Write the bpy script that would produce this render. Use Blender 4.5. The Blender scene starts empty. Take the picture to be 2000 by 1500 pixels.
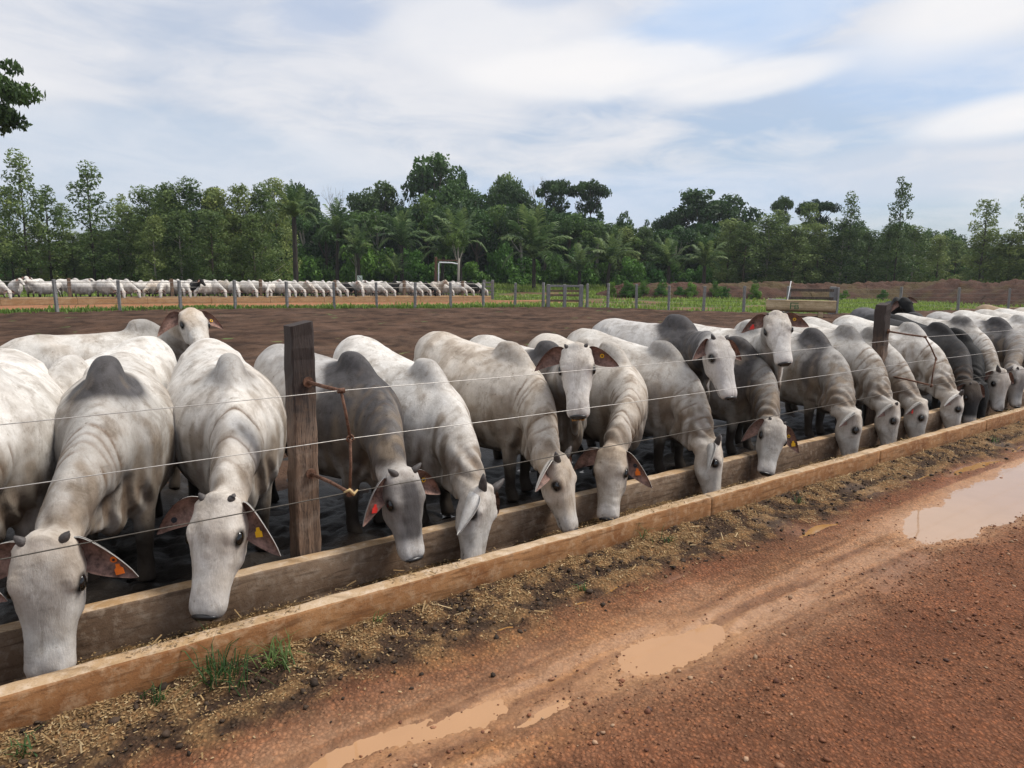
import bpy, math, random
import numpy as np
from mathutils import Vector, Matrix

random.seed(11)
rng = np.random.default_rng(11)
R = math.radians
scene = bpy.context.scene
COL = scene.collection
HAZE = True

# ------------------------------------------------------------------ camera
cam_d = bpy.data.cameras.new('camera')
cam_d.sensor_width = 36.0
cam_d.lens = 36.0 * 1387 / 2000
cam_d.clip_start = 0.05
cam_d.clip_end = 3000
cam = bpy.data.objects.new('camera', cam_d)
COL.objects.link(cam)
CAM_H, PITCH, ROLL = 2.05, math.atan(210 / 1387), 0.012
_f = Vector((0, math.cos(PITCH), -math.sin(PITCH)))
_r0 = Vector((1, 0, 0))
_u0 = _r0.cross(_f)
_r = _r0 * math.cos(ROLL) + _u0 * math.sin(ROLL)
_u = _u0 * math.cos(ROLL) - _r0 * math.sin(ROLL)
_m = Matrix((_r, _u, -_f)).transposed().to_4x4()
_m.translation = (0, 0, CAM_H)
cam.matrix_world = _m
scene.camera = cam

# ------------------------------------------------------------------ sky, sun, exposure
SUN_AZ, SUN_EL = R(80), R(56)          # azimuth clockwise from +Y
world = bpy.data.worlds.new('World')
scene.world = world
world.use_nodes = True
wn, wl = world.node_tree.nodes, world.node_tree.links
wn.clear()


def N(nodes, typ, **kw):
    n = nodes.new(typ)
    for k, v in kw.items():
        if k in n.bl_rna.properties.keys():
            setattr(n, k, v)
    return n


def math_node(nt, op, a, b=None, c=None, clamp=False):
    n = nt.nodes.new('ShaderNodeMath')
    n.operation = op
    n.use_clamp = clamp
    for i, v in enumerate((a, b, c)):
        if v is None:
            continue
        if isinstance(v, (int, float)):
            n.inputs[i].default_value = v
        else:
            nt.links.new(v, n.inputs[i])
    return n.outputs[0]


def mix_node(nt, fac, a, b, mode='MIX'):
    n = nt.nodes.new('ShaderNodeMix')
    n.data_type = 'RGBA'
    n.blend_type = mode
    n.clamp_factor = True
    for sock, v in ((n.inputs[0], fac), (n.inputs[6], a), (n.inputs[7], b)):
        if isinstance(v, (int, float)):
            sock.default_value = v
        elif isinstance(v, tuple):
            sock.default_value = v if len(v) == 4 else (*v, 1)
        else:
            nt.links.new(v, sock)
    return n.outputs[2]


def ramp(nt, fac, stops, interp='LINEAR'):
    n = nt.nodes.new('ShaderNodeValToRGB')
    n.color_ramp.interpolation = interp
    el = n.color_ramp.elements
    while len(el) < len(stops):
        el.new(0.5)
    for e, (p, c) in zip(el, stops):
        e.position = p
        e.color = (c, c, c, 1) if isinstance(c, (int, float)) else (*c, 1)
    nt.links.new(fac, n.inputs[0])
    return n.outputs[0]


def noise(nt, vec, scale, detail=6, rough=0.55, dist=0.0, out='Fac'):
    n = nt.nodes.new('ShaderNodeTexNoise')
    n.inputs['Scale'].default_value = scale
    n.inputs['Detail'].default_value = detail
    n.inputs['Roughness'].default_value = rough
    n.inputs['Distortion'].default_value = dist
    if vec is not None:
        nt.links.new(vec, n.inputs['Vector'])
    return n.outputs[out]


def build_sky():
    nt = world.node_tree
    sky = nt.nodes.new('ShaderNodeTexSky')
    sky.sky_type = 'NISHITA'
    sky.sun_disc = False
    sky.sun_elevation = SUN_EL
    sky.sun_rotation = SUN_AZ
    sky.air_density = 1.0
    sky.dust_density = 2.0
    tc = nt.nodes.new('ShaderNodeTexCoord')
    sep = nt.nodes.new('ShaderNodeSeparateXYZ')
    nt.links.new(tc.outputs['Generated'], sep.inputs[0])
    az = math_node(nt, 'ARCTAN2', sep.outputs[0], sep.outputs[1])      # 0 straight ahead, + to the right
    el = math_node(nt, 'ARCSINE', sep.outputs[2])
    comb = nt.nodes.new('ShaderNodeCombineXYZ')
    nt.links.new(az, comb.inputs[0])
    nt.links.new(math_node(nt, 'MULTIPLY', el, 2.6), comb.inputs[1])
    v = comb.outputs[0]
    mp = nt.nodes.new('ShaderNodeMapping')
    mp.inputs['Rotation'].default_value = (0, 0, R(-14))
    mp.inputs['Scale'].default_value = (1.0, 1.35, 1)
    mp.inputs['Location'].default_value = (3.3, 1.7, 0)
    nt.links.new(v, mp.inputs[0])
    n1 = noise(nt, mp.outputs[0], 2.0, 8, 0.55, 0.4)
    n2 = noise(nt, mp.outputs[0], 6.5, 9, 0.62, 0.8)
    nw = math_node(nt, 'ADD', math_node(nt, 'MULTIPLY', n1, 0.6), math_node(nt, 'MULTIPLY', n2, 0.4))

    def bank(a0, b0, ra, rb, warp, soft=1.0, tilt=0.0):
        """a cloud bank or gap round a direction, its edge torn by noise"""
        da = math_node(nt, 'SUBTRACT', az, a0)
        db = math_node(nt, 'SUBTRACT', math_node(nt, 'SUBTRACT', el, b0), math_node(nt, 'MULTIPLY', da, tilt))
        x = math_node(nt, 'DIVIDE', da, ra)
        y = math_node(nt, 'DIVIDE', db, rb)
        d = math_node(nt, 'SQRT', math_node(nt, 'ADD', math_node(nt, 'MULTIPLY', x, x), math_node(nt, 'MULTIPLY', y, y)))
        d = math_node(nt, 'ADD', d, math_node(nt, 'MULTIPLY', math_node(nt, 'SUBTRACT', nw, 0.5), warp))
        return ramp(nt, d, [(0.0, 1.0), (0.45, 0.85), (0.98, 0.0)], 'EASE')

    K = 9.3
    col = lambda *c: tuple(x * K for x in c)
    pale, blue, white, grey = col(.640, .670, .735), col(.46, .62, .87), col(.88, .865, .865), col(.43, .52, .69)
    side = math_node(nt, 'MULTIPLY', az, -0.16)
    cov = math_node(nt, 'ADD', math_node(nt, 'ADD', n1, side), math_node(nt, 'MULTIPLY', math_node(nt, 'SUBTRACT', n2, 0.5), 0.45))
    veil = ramp(nt, cov, [(0.36, 0.10), (0.50, 0.70), (0.62, 1.0)])
    skyb = mix_node(nt, 0.35, sky.outputs[0], blue)
    c = mix_node(nt, veil, skyb, pale)
    lum = ramp(nt, nw, [(0.46, 0.0), (0.68, 0.60)])
    c = mix_node(nt, lum, c, white)
    up = ramp(nt, el, [(0.16, 0.0), (0.34, 0.55)])
    c = mix_node(nt, math_node(nt, 'MULTIPLY', up, ramp(nt, az, [(0.0, 1.0), (0.2, 1.0), (0.5, 0.6)])), c, col(.74, .745, .79))
    for a0, b0, ra, rb, w, amt, cc, tl in (
            (0.30, 0.325, 0.20, 0.075, 1.5, 0.72, blue, 0.10), (0.52, 0.235, 0.20, 0.060, 1.5, 0.40, blue, -0.1), (0.10, 0.10, 0.55, 0.055, 0.9, 0.50, col(.47, .60, .80), 0.03), (-0.45, 0.13, 0.45, 0.08, 0.9, 0.55, col(.53, .62, .74), 0.0),
            (0.10, 0.262, 0.26, 0.042, 1.5, 0.95, white, 0.05), (-0.02, 0.30, 0.20, 0.07, 1.5, 0.7, white, 0.0), (0.58, 0.315, 0.20, 0.075, 1.4, 0.9, white, 0.25), (0.60, 0.185, 0.15, 0.030, 1.3, 0.95, white, 0.10), (0.30, 0.245, 0.16, 0.026, 1.5, 0.85, white, 0.12), (0.52, 0.13, 0.20, 0.045, 1.2, 0.5, col(.70, .70, .745), 0.0),
            (-0.245, 0.318, 0.085, 0.036, 1.7, 0.75, grey, 0.15), (-0.32, 0.372, 0.12, 0.030, 1.2, 0.7, grey, 0.0), (0.03, 0.365, 0.09, 0.035, 1.6, 0.55, grey, 0.0)):
        f = bank(a0, b0, ra, rb, w, tilt=tl)
        c = mix_node(nt, math_node(nt, 'MULTIPLY', f, amt), c, cc)
    skyc = c
    bg = nt.nodes.new('ShaderNodeBackground')
    bg.inputs['Strength'].default_value = 0.10
    nt.links.new(skyc, bg.inputs['Color'])
    out = nt.nodes.new('ShaderNodeOutputWorld')
    nt.links.new(bg.outputs[0], out.inputs[0])


build_sky()
sun_d = bpy.data.lights.new('sun', 'SUN')
sun_d.energy = 3.2
sun_d.angle = R(20)
sun_d.color = (1.0, 0.95, 0.88)
sun = bpy.data.objects.new('sun', sun_d)
COL.objects.link(sun)
_to = Vector((math.sin(SUN_AZ) * math.cos(SUN_EL), math.cos(SUN_AZ) * math.cos(SUN_EL), math.sin(SUN_EL)))
sun.rotation_euler = _to.to_track_quat('Z', 'Y').to_euler()
scene.view_settings.view_transform = 'Standard'
scene.view_settings.look = 'None'
scene.view_settings.gamma = 1
scene.view_settings.use_curve_mapping = False
scene.view_settings.exposure = 0.25
scene.render.engine = 'CYCLES'
scene.cycles.use_denoising = True
scene.cycles.max_bounces = 6
scene.cycles.diffuse_bounces = 3
scene.cycles.glossy_bounces = 2
scene.cycles.transmission_bounces = 3
scene.cycles.transparent_max_bounces = 4

# ------------------------------------------------------------------ frames of reference
ROW = np.array([0.7965, 0.6046, 0.0])      # along the near trough
AWAY = np.array([-0.6046, 0.7965, 0.0])    # from the road towards the pen


def P(s, t, z=0.0):
    return s * ROW + t * AWAY + np.array([0, 0, z])


def horizon(px):
    return 540 + 0.012 * (px - 1000)


def at(px, D):
    """ground position seen at photo column px, D metres in front of the camera"""
    return (px - 1000) / 1387 * D, D


def height(px, py, D):
    return CAM_H - (py - horizon(px)) / 1387 * D


def sstep(a, b, x):
    x = np.clip((np.asarray(x, float) - a) / (b - a), 0, 1)
    return x * x * (3 - 2 * x)


def ground_z(x, y):
    return 0.75 * sstep(58, 104, y)


_T = rng.random((32, 32, 32))


def vnoise(p, scale=1.0):
    """value noise 0..1 for points (n,3)"""
    q = np.asarray(p, float) * scale
    i = np.floor(q).astype(int)
    f = q - i
    f = f * f * (3 - 2 * f)
    out = 0
    for dx in (0, 1):
        wx = f[:, 0] if dx else 1 - f[:, 0]
        for dy in (0, 1):
            wy = f[:, 1] if dy else 1 - f[:, 1]
            for dz in (0, 1):
                wz = f[:, 2] if dz else 1 - f[:, 2]
                out = out + wx * wy * wz * _T[(i[:, 0] + dx) % 32, (i[:, 1] + dy) % 32, (i[:, 2] + dz) % 32]
    return out


def fbm(p, scale, oct=4, gain=0.5):
    a, s, tot, out = 1.0, scale, 0, 0
    for k in range(oct):
        out = out + a * vnoise(np.asarray(p) + k * 7.31, s)
        tot += a
        a *= gain
        s *= 2.03
    return out / tot


# ------------------------------------------------------------------ object helpers
def mesh_np(name, V, F, mats=(), parent=None, smooth=False, attrs=None, mi=None):
    """V (n,3); F (m,k) array of equal polygons or a list of (m,k) arrays or plain list"""
    me = bpy.data.meshes.new(name)
    V = np.asarray(V, np.float32)
    if isinstance(F, np.ndarray):
        F = [F]
    if len(F) and isinstance(F[0], np.ndarray):
        loops = np.concatenate([f.reshape(-1) for f in F]).astype(np.int32)
        tot = np.concatenate([np.full(len(f), f.shape[1], np.int32) for f in F])
        start = np.concatenate([[0], np.cumsum(tot)[:-1]]).astype(np.int32)
        me.vertices.add(len(V))
        me.vertices.foreach_set('co', V.reshape(-1))
        me.loops.add(len(loops))
        me.loops.foreach_set('vertex_index', loops)
        me.polygons.add(len(tot))
        me.polygons.foreach_set('loop_start', start)
        me.update(calc_edges=True)
        me.validate()
    else:
        me.from_pydata([tuple(v) for v in V], [], [tuple(f) for f in F])
        me.update()
    if attrs:
        for k, a in attrs.items():
            a = np.asarray(a, np.float32)
            if a.ndim == 1:
                at_ = me.attributes.new(k, 'FLOAT', 'POINT')
                at_.data.foreach_set('value', a)
            else:
                at_ = me.attributes.new(k, 'FLOAT_COLOR', 'POINT')
                if a.shape[1] == 3:
                    a = np.concatenate([a, np.ones((len(a), 1), np.float32)], 1)
                at_.data.foreach_set('color', np.ascontiguousarray(a).reshape(-1))
    for m in mats if isinstance(mats, (list, tuple)) else [mats]:
        me.materials.append(m)
    if mi is not None:
        me.polygons.foreach_set('material_index', np.asarray(mi, np.int32))
    if smooth:
        me.polygons.foreach_set('use_smooth', np.ones(len(me.polygons), bool))
    ob = bpy.data.objects.new(name, me)
    COL.objects.link(ob)
    if parent is not None:
        ob.parent = parent
    return ob


def empty(name, loc=(0, 0, 0), rz=0.0):
    o = bpy.data.objects.new(name, None)
    o.empty_display_size = 0.2
    o.location = loc
    o.rotation_euler = (0, 0, rz)
    COL.objects.link(o)
    return o


def tag(o, label=None, cat=None, group=None, kind=None):
    if label:
        o['label'] = label
    if cat:
        o['category'] = cat
    if group:
        o['group'] = group
    if kind:
        o['kind'] = kind
    return o


def copy_tree(o, parent=None):
    c = o.copy()
    COL.objects.link(c)
    if parent is not None:
        c.parent = parent
    for ch in list(o.children):
        copy_tree(ch, c)
    return c


class MB:
    """collects simple shapes into one mesh"""

    def __init__(self):
        self.V, self.F, self.M = [], [], []

    def add(self, V, F, m=0):
        b = len(self.V)
        self.V += [tuple(map(float, v)) for v in V]
        self.F += [tuple(int(i) + b for i in f) for f in F]
        self.M += [m] * len(F)
        return self

    def box(self, c, size, rz=0.0, m=0, bev=0.0, tilt=(0, 0)):
        sx, sy, sz = (x / 2 for x in size)
        if bev > 0:
            b = min(bev, sx * 0.8, sy * 0.8, sz * 0.8)
            V = []
            for z, ins in ((-sz, b), (-sz + b, 0), (sz - b, 0), (sz, b)):
                x, y = sx - ins, sy - ins
                ch = b * 0.6
                for (px, py) in ((x, -y + ch), (x, y - ch), (x - ch, y), (-x + ch, y), (-x, y - ch), (-x, -y + ch), (-x + ch, -y), (x - ch, -y)):
                    V.append((px, py, z))
            F = [tuple(range(7, -1, -1)), tuple(range(24, 32))]
            for k in range(3):
                for i in range(8):
                    F.append((k * 8 + i, k * 8 + (i + 1) % 8, k * 8 + 8 + (i + 1) % 8, k * 8 + 8 + i))
        else:
            V = [(x, y, z) for z in (-sz, sz) for (x, y) in ((-sx, -sy), (sx, -sy), (sx, sy), (-sx, sy))]
            F = [(3, 2, 1, 0), (4, 5, 6, 7), (0, 1, 5, 4), (1, 2, 6, 5), (2, 3, 7, 6), (3, 0, 4, 7)]
        ca, sa = math.cos(rz), math.sin(rz)
        W = []
        for x, y, z in V:
            x2, y2 = x + tilt[0] * z, y + tilt[1] * z
            W.append((c[0] + x2 * ca - y2 * sa, c[1] + x2 * sa + y2 * ca, c[2] + z))
        return self.add(W, F, m)

    def tube(self, pts, rad, n=8, m=0, cap=True):
        V, F = tube_geo(pts, rad, n, cap)
        return self.add(V, F, m)

    def build(self, name, mats, parent=None, smooth=False):
        ob = mesh_np(name, self.V, self.F, mats, parent, smooth)
        if any(self.M):
            ob.data.polygons.foreach_set('material_index', np.array(self.M, np.int32))
        return ob


def tube_geo(pts, rad, n=8, cap=True):
    pts = [np.asarray(p, float) for p in pts]
    if isinstance(rad, (int, float)):
        rad = [rad] * len(pts)
    V, F = [], []
    ref = np.array([0.13, 0.21, 0.97])
    for i, p in enumerate(pts):
        a = pts[min(i + 1, len(pts) - 1)] - pts[max(i - 1, 0)]
        a = a / (np.linalg.norm(a) + 1e-9)
        r_ = ref if abs(a @ ref) < 0.93 else np.array([1.0, 0.1, 0])
        u = np.cross(a, r_)
        u /= np.linalg.norm(u)
        w = np.cross(a, u)
        for k in range(n):
            an = 2 * math.pi * k / n
            V.append(p + rad[i] * (math.cos(an) * u + math.sin(an) * w))
    for i in range(len(pts) - 1):
        for k in range(n):
            F.append((i * n + k, i * n + (k + 1) % n, (i + 1) * n + (k + 1) % n, (i + 1) * n + k))
    if cap:
        F.append(tuple(range(n - 1, -1, -1)))
        F.append(tuple((len(pts) - 1) * n + k for k in range(n)))
    return V, F


def grid_faces(nu, nv):
    i = np.arange(nu - 1)[:, None] * nv + np.arange(nv - 1)[None, :]
    return np.stack([i, i + nv, i + nv + 1, i + 1], -1).reshape(-1, 4)


_W1 = ['', 'first', 'second', 'third', 'fourth', 'fifth', 'sixth', 'seventh', 'eighth', 'ninth', 'tenth', 'eleventh',
       'twelfth', 'thirteenth', 'fourteenth', 'fifteenth', 'sixteenth', 'seventeenth', 'eighteenth', 'nineteenth']
_T1 = ['', '', 'twenty', 'thirty', 'forty', 'fifty', 'sixty', 'seventy', 'eighty', 'ninety']


def nth(n):
    if n < 20:
        return _W1[n]
    t, u = divmod(n, 10)
    return (_T1[t] + '-' + _W1[u]) if u else _T1[t][:-1] + 'ieth'


# ------------------------------------------------------------------ materials
def new_mat(name):
    m = bpy.data.materials.new(name)
    m.use_nodes = True
    nt = m.node_tree
    b = nt.nodes['Principled BSDF']
    return m, nt, b


def objco(nt):
    return nt.nodes.new('ShaderNodeTexCoord').outputs['Object']


def attr(nt, name, out='Color'):
    n = nt.nodes.new('ShaderNodeAttribute')
    n.attribute_name = name
    return n.outputs[out]


def bump(nt, b, h, strength, dist, normal=None):
    n = nt.nodes.new('ShaderNodeBump')
    n.inputs['Strength'].default_value = strength
    n.inputs['Distance'].default_value = dist
    nt.links.new(h, n.inputs['Height'])
    if normal is not None:
        nt.links.new(normal, n.inputs['Normal'])
    nt.links.new(n.outputs[0], b.inputs['Normal'])
    return n.outputs[0]


def simple_mat(name, col, rough=0.6, scale=8, var=0.35, bmp=0.2, bdist=0.01, metal=0.0, stretch=None, col2=None, spec=0.3):
    m, nt, b = new_mat(name)
    v = objco(nt)
    if stretch:
        mp = nt.nodes.new('ShaderNodeMapping')
        mp.inputs['Scale'].default_value = stretch
        nt.links.new(v, mp.inputs[0])
        v = mp.outputs[0]
    n1 = noise(nt, v, scale, 7, 0.6, 0.3)
    n2 = noise(nt, v, scale * 5.3, 5, 0.6)
    k = math_node(nt, 'ADD', math_node(nt, 'MULTIPLY', n1, 0.65), math_node(nt, 'MULTIPLY', n2, 0.35))
    c2 = col2 if col2 else tuple(min(1, x * (1 + var)) for x in col)
    c = mix_node(nt, ramp(nt, k, [(0.35, 0.0), (0.65, 1.0)]), tuple(x * (1 - var) for x in col), c2)
    nt.links.new(c, b.inputs['Base Color'])
    b.inputs['Roughness'].default_value = rough
    b.inputs['Metallic'].default_value = metal
    b.inputs['Specular IOR Level'].default_value = spec
    bump(nt, b, k, bmp, bdist)
    return m


def coat_mat():
    m, nt, b = new_mat('coat')
    v = objco(nt)
    c = attr(nt, 'coat')
    n1 = noise(nt, v, 9, 6, 0.65, 0.6)
    n2 = noise(nt, v, 70, 4, 0.6)
    mp = nt.nodes.new('ShaderNodeMapping')
    mp.inputs['Scale'].default_value = (1.0, 1.0, 0.22)
    nt.links.new(v, mp.inputs[0])
    n3 = noise(nt, mp.outputs[0], 26, 5, 0.7, 0.4)
    f = math_node(nt, 'ADD', math_node(nt, 'MULTIPLY', n1, 0.55), math_node(nt, 'MULTIPLY', n3, 0.45))
    c = mix_node(nt, ramp(nt, f, [(0.38, 0.60), (0.58, 0.0)]), c, mix_node(nt, 1.0, c, (0.70, 0.67, 0.63), 'MULTIPLY'))
    c = mix_node(nt, ramp(nt, n2, [(0.30, 0.28), (0.62, 0.0)]), c, mix_node(nt, 1.0, c, (0.62, 0.60, 0.58), 'MULTIPLY'))
    # small dung specks and scars
    vo = nt.nodes.new('ShaderNodeTexVoronoi')
    vo.inputs['Scale'].default_value = 13
    nt.links.new(v, vo.inputs['Vector'])
    sp = ramp(nt, math_node(nt, 'ADD', vo.outputs['Distance'], math_node(nt, 'MULTIPLY', n1, 0.5)), [(0.27, 0.55), (0.34, 0.0)])
    c = mix_node(nt, sp, c, mix_node(nt, 1.0, c, (0.42, 0.36, 0.30), 'MULTIPLY'))
    n5 = noise(nt, v, 4.2, 12, 0.72, 0.9)
    n6 = noise(nt, mp.outputs[0], 8.5, 12, 0.75, 0.5)
    c = mix_node(nt, ramp(nt, n5, [(0.525, 0.0), (0.58, 0.42), (0.75, 0.6)]), c, mix_node(nt, 1.0, c, (0.56, 0.525, 0.485), 'MULTIPLY'))
    c = mix_node(nt, ramp(nt, n6, [(0.54, 0.0), (0.61, 0.42), (0.80, 0.7)]), c, mix_node(nt, 1.0, c, (0.50, 0.455, 0.41), 'MULTIPLY'))
    nt.links.new(c, b.inputs['Base Color'])
    b.inputs['Roughness'].default_value = 0.66
    b.inputs['Specular IOR Level'].default_value = 0.14
    b.inputs['Sheen Weight'].default_value = 0.03
    b.inputs['Sheen Roughness'].default_value = 0.5
    mh = nt.nodes.new('ShaderNodeMapping')
    mh.inputs['Scale'].default_value = (1.0, 1.0, 0.16)
    nt.links.new(v, mh.inputs[0])
    n7 = noise(nt, mh.outputs[0], 120, 5, 0.7, 0.6)
    h = math_node(nt, 'ADD', math_node(nt, 'MULTIPLY', n1, 0.35), math_node(nt, 'MULTIPLY', n7, 0.45))
    h = math_node(nt, 'ADD', h, math_node(nt, 'MULTIPLY', n3, 0.55))
    bump(nt, b, h, 0.45, 0.016)
    return m


def leaf_mat(name, dark, light, trans=0.34):
    m, nt, b = new_mat(name)
    a = attr(nt, 'leaf', 'Fac')
    oi = nt.nodes.new('ShaderNodeObjectInfo')
    c = mix_node(nt, a, dark, light)
    k = math_node(nt, 'ADD', math_node(nt, 'MULTIPLY', oi.outputs['Random'], 0.75), 0.65)
    hs = nt.nodes.new('ShaderNodeHueSaturation')
    nt.links.new(c, hs.inputs['Color'])
    nt.links.new(k, hs.inputs['Value'])
    nt.links.new(math_node(nt, 'ADD', math_node(nt, 'MULTIPLY', oi.outputs['Random'], -0.05), 0.52), hs.inputs['Hue'])
    nt.links.new(hs.outputs[0], b.inputs['Base Color'])
    b.inputs['Roughness'].default_value = 0.55
    b.inputs['Specular IOR Level'].default_value = 0.25
    tr = nt.nodes.new('ShaderNodeBsdfTranslucent')
    nt.links.new(hs.outputs[0], tr.inputs[0])
    mx = nt.nodes.new('ShaderNodeMixShader')
    mx.inputs[0].default_value = trans
    nt.links.new(b.outputs[0], mx.inputs[1])
    nt.links.new(tr.outputs[0], mx.inputs[2])
    nt.links.new(mx.outputs[0], nt.nodes['Material Output'].inputs[0])
    return m


def soil_mat(name, bump_s=0.6, bdist=0.03, scale=6.0, rough_lo=0.35, rough_hi=0.9, pebble=0.0, spec=0.3):
    """vertex colour 'tint' with alpha as wetness, plus grain"""
    m, nt, b = new_mat(name)
    v = objco(nt)
    an = nt.nodes.new('ShaderNodeAttribute')
    an.attribute_name = 'tint'
    c, wet = an.outputs['Color'], an.outputs['Alpha']
    n1 = noise(nt, v, scale, 8, 0.65, 0.2)
    n2 = noise(nt, v, scale * 7, 6, 0.65)
    g = math_node(nt, 'ADD', math_node(nt, 'MULTIPLY', n1, 0.5), math_node(nt, 'MULTIPLY', n2, 0.5))
    c2 = mix_node(nt, ramp(nt, g, [(0.36, 0.85), (0.52, 0.0)]), c, mix_node(nt, 1.0, c, (0.45, 0.40, 0.37), 'MULTIPLY'))
    c2 = mix_node(nt, ramp(nt, n2, [(0.55, 0.0), (0.70, 0.55)]), c2, mix_node(nt, 1.0, c, (1.5, 1.35, 1.2), 'MULTIPLY'))
    h = g
    if pebble > 0:
        vo = nt.nodes.new('ShaderNodeTexVoronoi')
        vo.inputs['Scale'].default_value = 45
        nt.links.new(v, vo.inputs['Vector'])
        pv = ramp(nt, vo.outputs['Distance'], [(0.0, 1.0), (0.55, 0.0)])
        dry = math_node(nt, 'SUBTRACT', 1.0, wet, clamp=True)
        pm = math_node(nt, 'MULTIPLY', math_node(nt, 'MULTIPLY', pv, pebble), dry)
        h = math_node(nt, 'ADD', g, pm)
        vc = nt.nodes.new('ShaderNodeSeparateColor')
        nt.links.new(vo.outputs['Color'], vc.inputs[0])
        c2 = mix_node(nt, math_node(nt, 'MULTIPLY', ramp(nt, vc.outputs[0], [(0.45, 0.0), (0.95, 0.6)]), dry), c2,
                      mix_node(nt, 1.0, c, (1.7, 1.45, 1.25), 'MULTIPLY'))
        c2 = mix_node(nt, math_node(nt, 'MULTIPLY', ramp(nt, vo.outputs['Distance'], [(0.35, 0.0), (0.75, 0.75)]), dry), c2,
                      mix_node(nt, 1.0, c, (0.40, 0.36, 0.33), 'MULTIPLY'))
    nt.links.new(c2, b.inputs['Base Color'])
    rr = mix_node(nt, wet, (rough_hi,) * 3, (rough_lo,) * 3)
    nt.links.new(rr, b.inputs['Roughness'])
    b.inputs['Specular IOR Level'].default_value = spec
    st = math_node(nt, 'ADD', math_node(nt, 'MULTIPLY', wet, -0.75 * bump_s), bump_s)
    bn = nt.nodes.new('ShaderNodeBump')
    bn.inputs['Distance'].default_value = bdist
    nt.links.new(st, bn.inputs['Strength'])
    nt.links.new(h, bn.inputs['Height'])
    nt.links.new(bn.outputs[0], b.inputs['Normal'])
    return m


def water_mat(name, col, rough=0.04):
    m, nt, b = new_mat(name)
    v = objco(nt)
    n = noise(nt, v, 3.0, 4, 0.5, 0.4)
    c = mix_node(nt, n, tuple(x * 0.9 for x in col), tuple(min(1, x * 1.1) for x in col))
    nt.links.new(c, b.inputs['Base Color'])
    b.inputs['Roughness'].default_value = rough
    b.inputs['IOR'].default_value = 1.33
    b.inputs['Specular IOR Level'].default_value = 0.5
    bump(nt, b, noise(nt, v, 14, 3, 0.5), 0.03, 0.01)
    return m


def concrete_mat(name, base, stain, light):
    m, nt, b = new_mat(name)
    v = objco(nt)
    n1 = noise(nt, v, 2.2, 8, 0.65, 0.5)
    n2 = noise(nt, v, 17, 7, 0.65, 0.2)
    n3 = noise(nt, v, 110, 4, 0.6)
    mp = nt.nodes.new('ShaderNodeMapping')
    mp.inputs['Scale'].default_value = (0.25, 1, 5)
    nt.links.new(v, mp.inputs[0])
    n4 = noise(nt, mp.outputs[0], 7, 6, 0.65, 0.6)
    c = mix_node(nt, ramp(nt, n1, [(0.38, 0.0), (0.62, 1.0)]), base, stain)
    c = mix_node(nt, ramp(nt, n2, [(0.48, 0.0), (0.68, 0.65)]), c, light)
    c = mix_node(nt, ramp(nt, n4, [(0.36, 0.65), (0.50, 0.0)]), c, tuple(x * 0.5 for x in stain))
    c = mix_node(nt, ramp(nt, n3, [(0.30, 0.45), (0.45, 0.0)]), c, tuple(x * 0.35 for x in stain))
    nt.links.new(c, b.inputs['Base Color'])
    b.inputs['Roughness'].default_value = 0.85
    b.inputs['Specular IOR Level'].default_value = 0.25
    h = math_node(nt, 'ADD', n2, math_node(nt, 'MULTIPLY', n3, 0.4))
    bump(nt, b, h, 0.35, 0.012)
    return m


MAT = {}
MAT['coat'] = coat_mat()
MAT['ear_in'] = simple_mat('ear_skin', (0.17, 0.088, 0.068), 0.6, 11, 0.75, 0.5, 0.01, col2=(0.34, 0.20, 0.155))
MAT['eye'] = simple_mat('eye_black', (0.006, 0.005, 0.004), 0.08, 20, 0.1, 0.0, spec=0.6)
MAT['nose'] = simple_mat('nose_black', (0.022, 0.020, 0.020), 0.32, 40, 0.3, 0.4, 0.004, spec=0.5)
MAT['nostril'] = simple_mat('nostril', (0.004, 0.003, 0.003), 0.7, 20, 0.1, 0.0)
MAT['horn'] = simple_mat('horn', (0.075, 0.066, 0.062), 0.55, 20, 0.4, 0.4, 0.006)
MAT['feed_crumb'] = simple_mat('feed_crumb', (0.40, 0.22, 0.07), 0.8, 60, 0.5, 0.6, 0.01)
for nm, c in (('yellow', (0.75, 0.42, 0.02)), ('orange', (0.72, 0.16, 0.02)), ('red', (0.70, 0.045, 0.035)), ('dark', (0.02, 0.022, 0.03))):
    MAT['tag_' + nm] = simple_mat('tag_' + nm, c, 0.4, 30, 0.12, 0.0)
MAT['hoof'] = simple_mat('hoof', (0.03, 0.026, 0.023), 0.6, 20)
MAT['leaf_broad'] = leaf_mat('leaf_broad', (0.0204, 0.0522, 0.0139), (0.0958, 0.1815, 0.0407))
MAT['leaf_dark'] = leaf_mat('leaf_dark', (0.0141, 0.0378, 0.0128), (0.0587, 0.119, 0.0302))
MAT['leaf_pale'] = leaf_mat('leaf_pale', (0.0639, 0.1161, 0.0279), (0.2043, 0.2757, 0.0813))
MAT['leaf_plant'] = leaf_mat('leaf_plantation', (0.063, 0.1095, 0.0323), (0.2241, 0.2946, 0.0889))
MAT['leaf_palm'] = leaf_mat('leaf_palm', (0.0383, 0.0799, 0.0279), (0.1597, 0.2395, 0.0836))
MAT['leaf_bush'] = leaf_mat('leaf_bush', (0.0281, 0.0871, 0.0139), (0.1277, 0.2757, 0.0441))
MAT['grass'] = leaf_mat('grass_blades', (0.060, 0.125, 0.020), (0.200, 0.310, 0.065))
MAT['tuft'] = leaf_mat('tuft_blades', (0.035, 0.080, 0.022), (0.10, 0.17, 0.05))
MAT['bark'] = simple_mat('bark', (0.10, 0.078, 0.060), 0.9, 4, 0.5, 0.6, 0.03, stretch=(3, 3, 0.5))
MAT['bark_pale'] = simple_mat('bark_pale', (0.30, 0.27, 0.23), 0.85, 4, 0.4, 0.4, 0.03, stretch=(3, 3, 0.5))
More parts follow.
